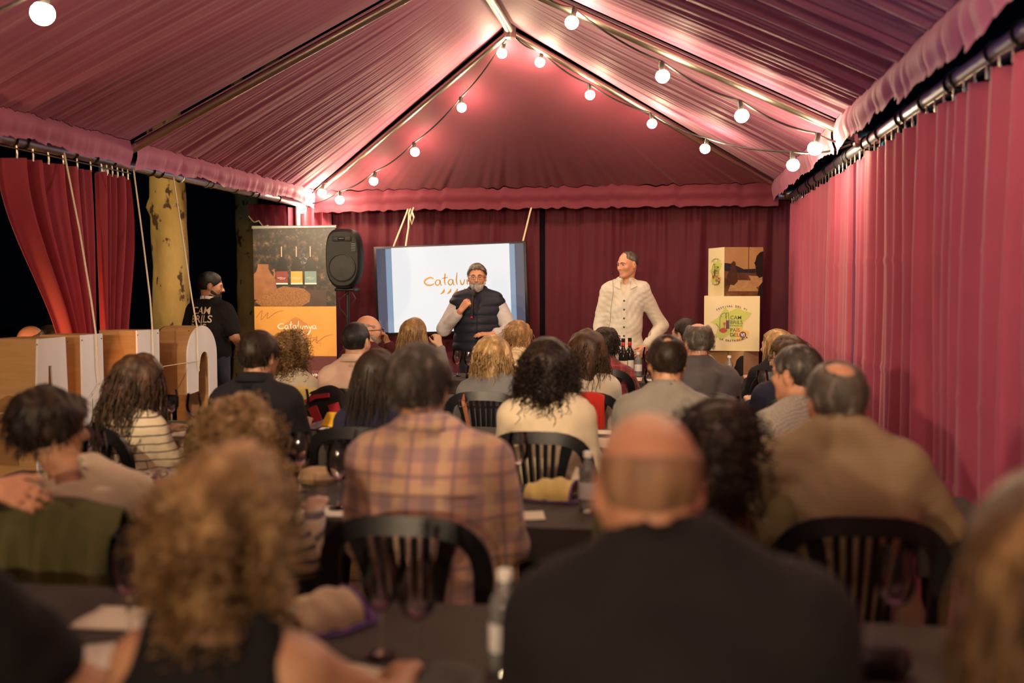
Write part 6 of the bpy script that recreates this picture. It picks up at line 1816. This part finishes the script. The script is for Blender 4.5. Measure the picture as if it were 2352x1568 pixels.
# ---- things hung on chairs and held
def drape(name, x, y, w, zt, df, db, mat, label, cat, rz=0.0, seed=3, thick=.012):
    fa = folds(seed, [3, 5, 8]); fb_ = folds(seed + 1, [4, 7])
    def fn(u, v):
        s = v * (df + db) - db                                   # <0 behind the chair back
        a = (u - .5) * w * (1 + .12 * np.abs(s))
        yy = np.where(s < 0, -.035 - .02 * np.minimum(-s / .1, 1), .035) + .04 * fa(u) * np.minimum(np.abs(s) / .2, 1)
        z = zt - np.abs(s) + .02 * np.exp(-(s / .03) ** 2) - .02 * (2 * u - 1) ** 2 + .012 * fb_(u) * np.abs(s)
        yy = np.where(np.abs(s) < .035, s * 1.0, yy)
        return a, yy, z
    o = grid_obj(name, fn, 40, 40, mat)
    o.modifiers.new('s', 'SOLIDIFY').thickness = thick
    o.location = (x, y, 0); o.rotation_euler = (0, 0, rz)
    tag(o, label, cat)
def at_chair(key, dy=0.0):
    r_ = PEOPLE[key]['root']; a = r_.rotation_euler[2]
    q = V(0, -.31 + dy)
    return r_.location[0] - q[1] * math.sin(a), r_.location[1] + q[1] * math.cos(a)
cx_, cy_ = at_chair('p21'); drape('olive_jacket', cx_ + .02, cy_, .46, .90, .12, .62, cloth_mat('jacket_olive', (.085, .08, .032), 300), 'olive jacket hung over the chair behind the white top', 'jacket', -.1, 71)
cx_, cy_ = at_chair('p10'); drape('red_jacket', cx_ + .05, cy_, .16, .895, .1, .42, cloth_mat('jacket_red', (.55, .03, .02)), 'red jacket hung over a chair back beside the white blouse', 'jacket', 0, 73)
cx_, cy_ = at_chair('p12'); drape('yellow_jacket', cx_ + .12, cy_, .34, .90, .1, .40, cloth_mat('jacket_yellow', (.62, .44, .16)), 'pale yellow jacket hung on the chair beside the black polo', 'jacket', 0, 75)
bp_ = [E_((0, -.06, .74), (.15, .08, .19), .04), E_((0, -.12, .66), (.11, .05, .10), .03)]
lo, hi = bounds(bp_, .03)
bx, by = at_chair('p8', -.01)
bk = empty('backpack', (bx - .02, by, 0))
v, f = net(lambda P: usdf(bp_, P) + wrinkle(P, 8, .008), lo, hi, .009); mesh_obj('bag_body', v, f, cloth_mat('backpack_black', (.018, .016, .02)), bk)
REDF = cloth_mat('backpack_red', (.42, .03, .04))
for k, (pts, w) in enumerate((([(-.06, -.17, .82), (-.02, -.185, .74), (-.06, -.18, .66)], .05), ([(.06, -.165, .84), (.09, -.17, .75), (.08, -.165, .66)], .06), ([(-.12, -.11, .84), (-.05, -.145, .875), (.03, -.145, .885)], .025))):
    MB().ribbon([V(*p) + V(0, .012, 0) for p in pts], w, .02, (0, -1, .2)).build('red_panel', REDF, bk, True)
tag(bk, 'red and black backpack hung on the chair of the pink shirt', 'backpack')
cx_, cy_ = at_chair('p9')
st_ = MB().ribbon([(cx_ - .10, cy_ + .04, .84), (cx_ - .10, cy_ - .005, .885), (cx_ - .095, cy_ - .03, .86), (cx_ - .05, cy_ - .035, .66), (cx_ + .02, cy_ - .03, .50)], .022, .004, (0, -1, .3)).build('bag_strap', M('tan_leather', (.32, .10, .04), .5, .2, 20), None, True)
tag(st_, 'brown leather bag strap looped over the chair of the denim jacket', 'strap')
MB().tube([(cx_ - .10 + .016 * a, cy_ - .037, .845 + .018 * b_) for a, b_ in ((-1, -1), (1, -1), (1, 1), (-1, 1), (-1, -1))], .002, 6).build('buckle', HOOK, st_, True)
r_ = PEOPLE['p23']['root']
ph_ = MB().box((0, 0, 0), (.072, .009, .145), bev=.003).build('mobile_phone', M('phone_body', (.25, .22, .22), .3, .1, 10), None, True)
ph_.location = (r_.location[0] + .33, r_.location[1] + .325, .985); ph_.rotation_euler = (-.35, .15, 0)
tag(ph_, 'mobile phone held up above the fourth table', 'phone')
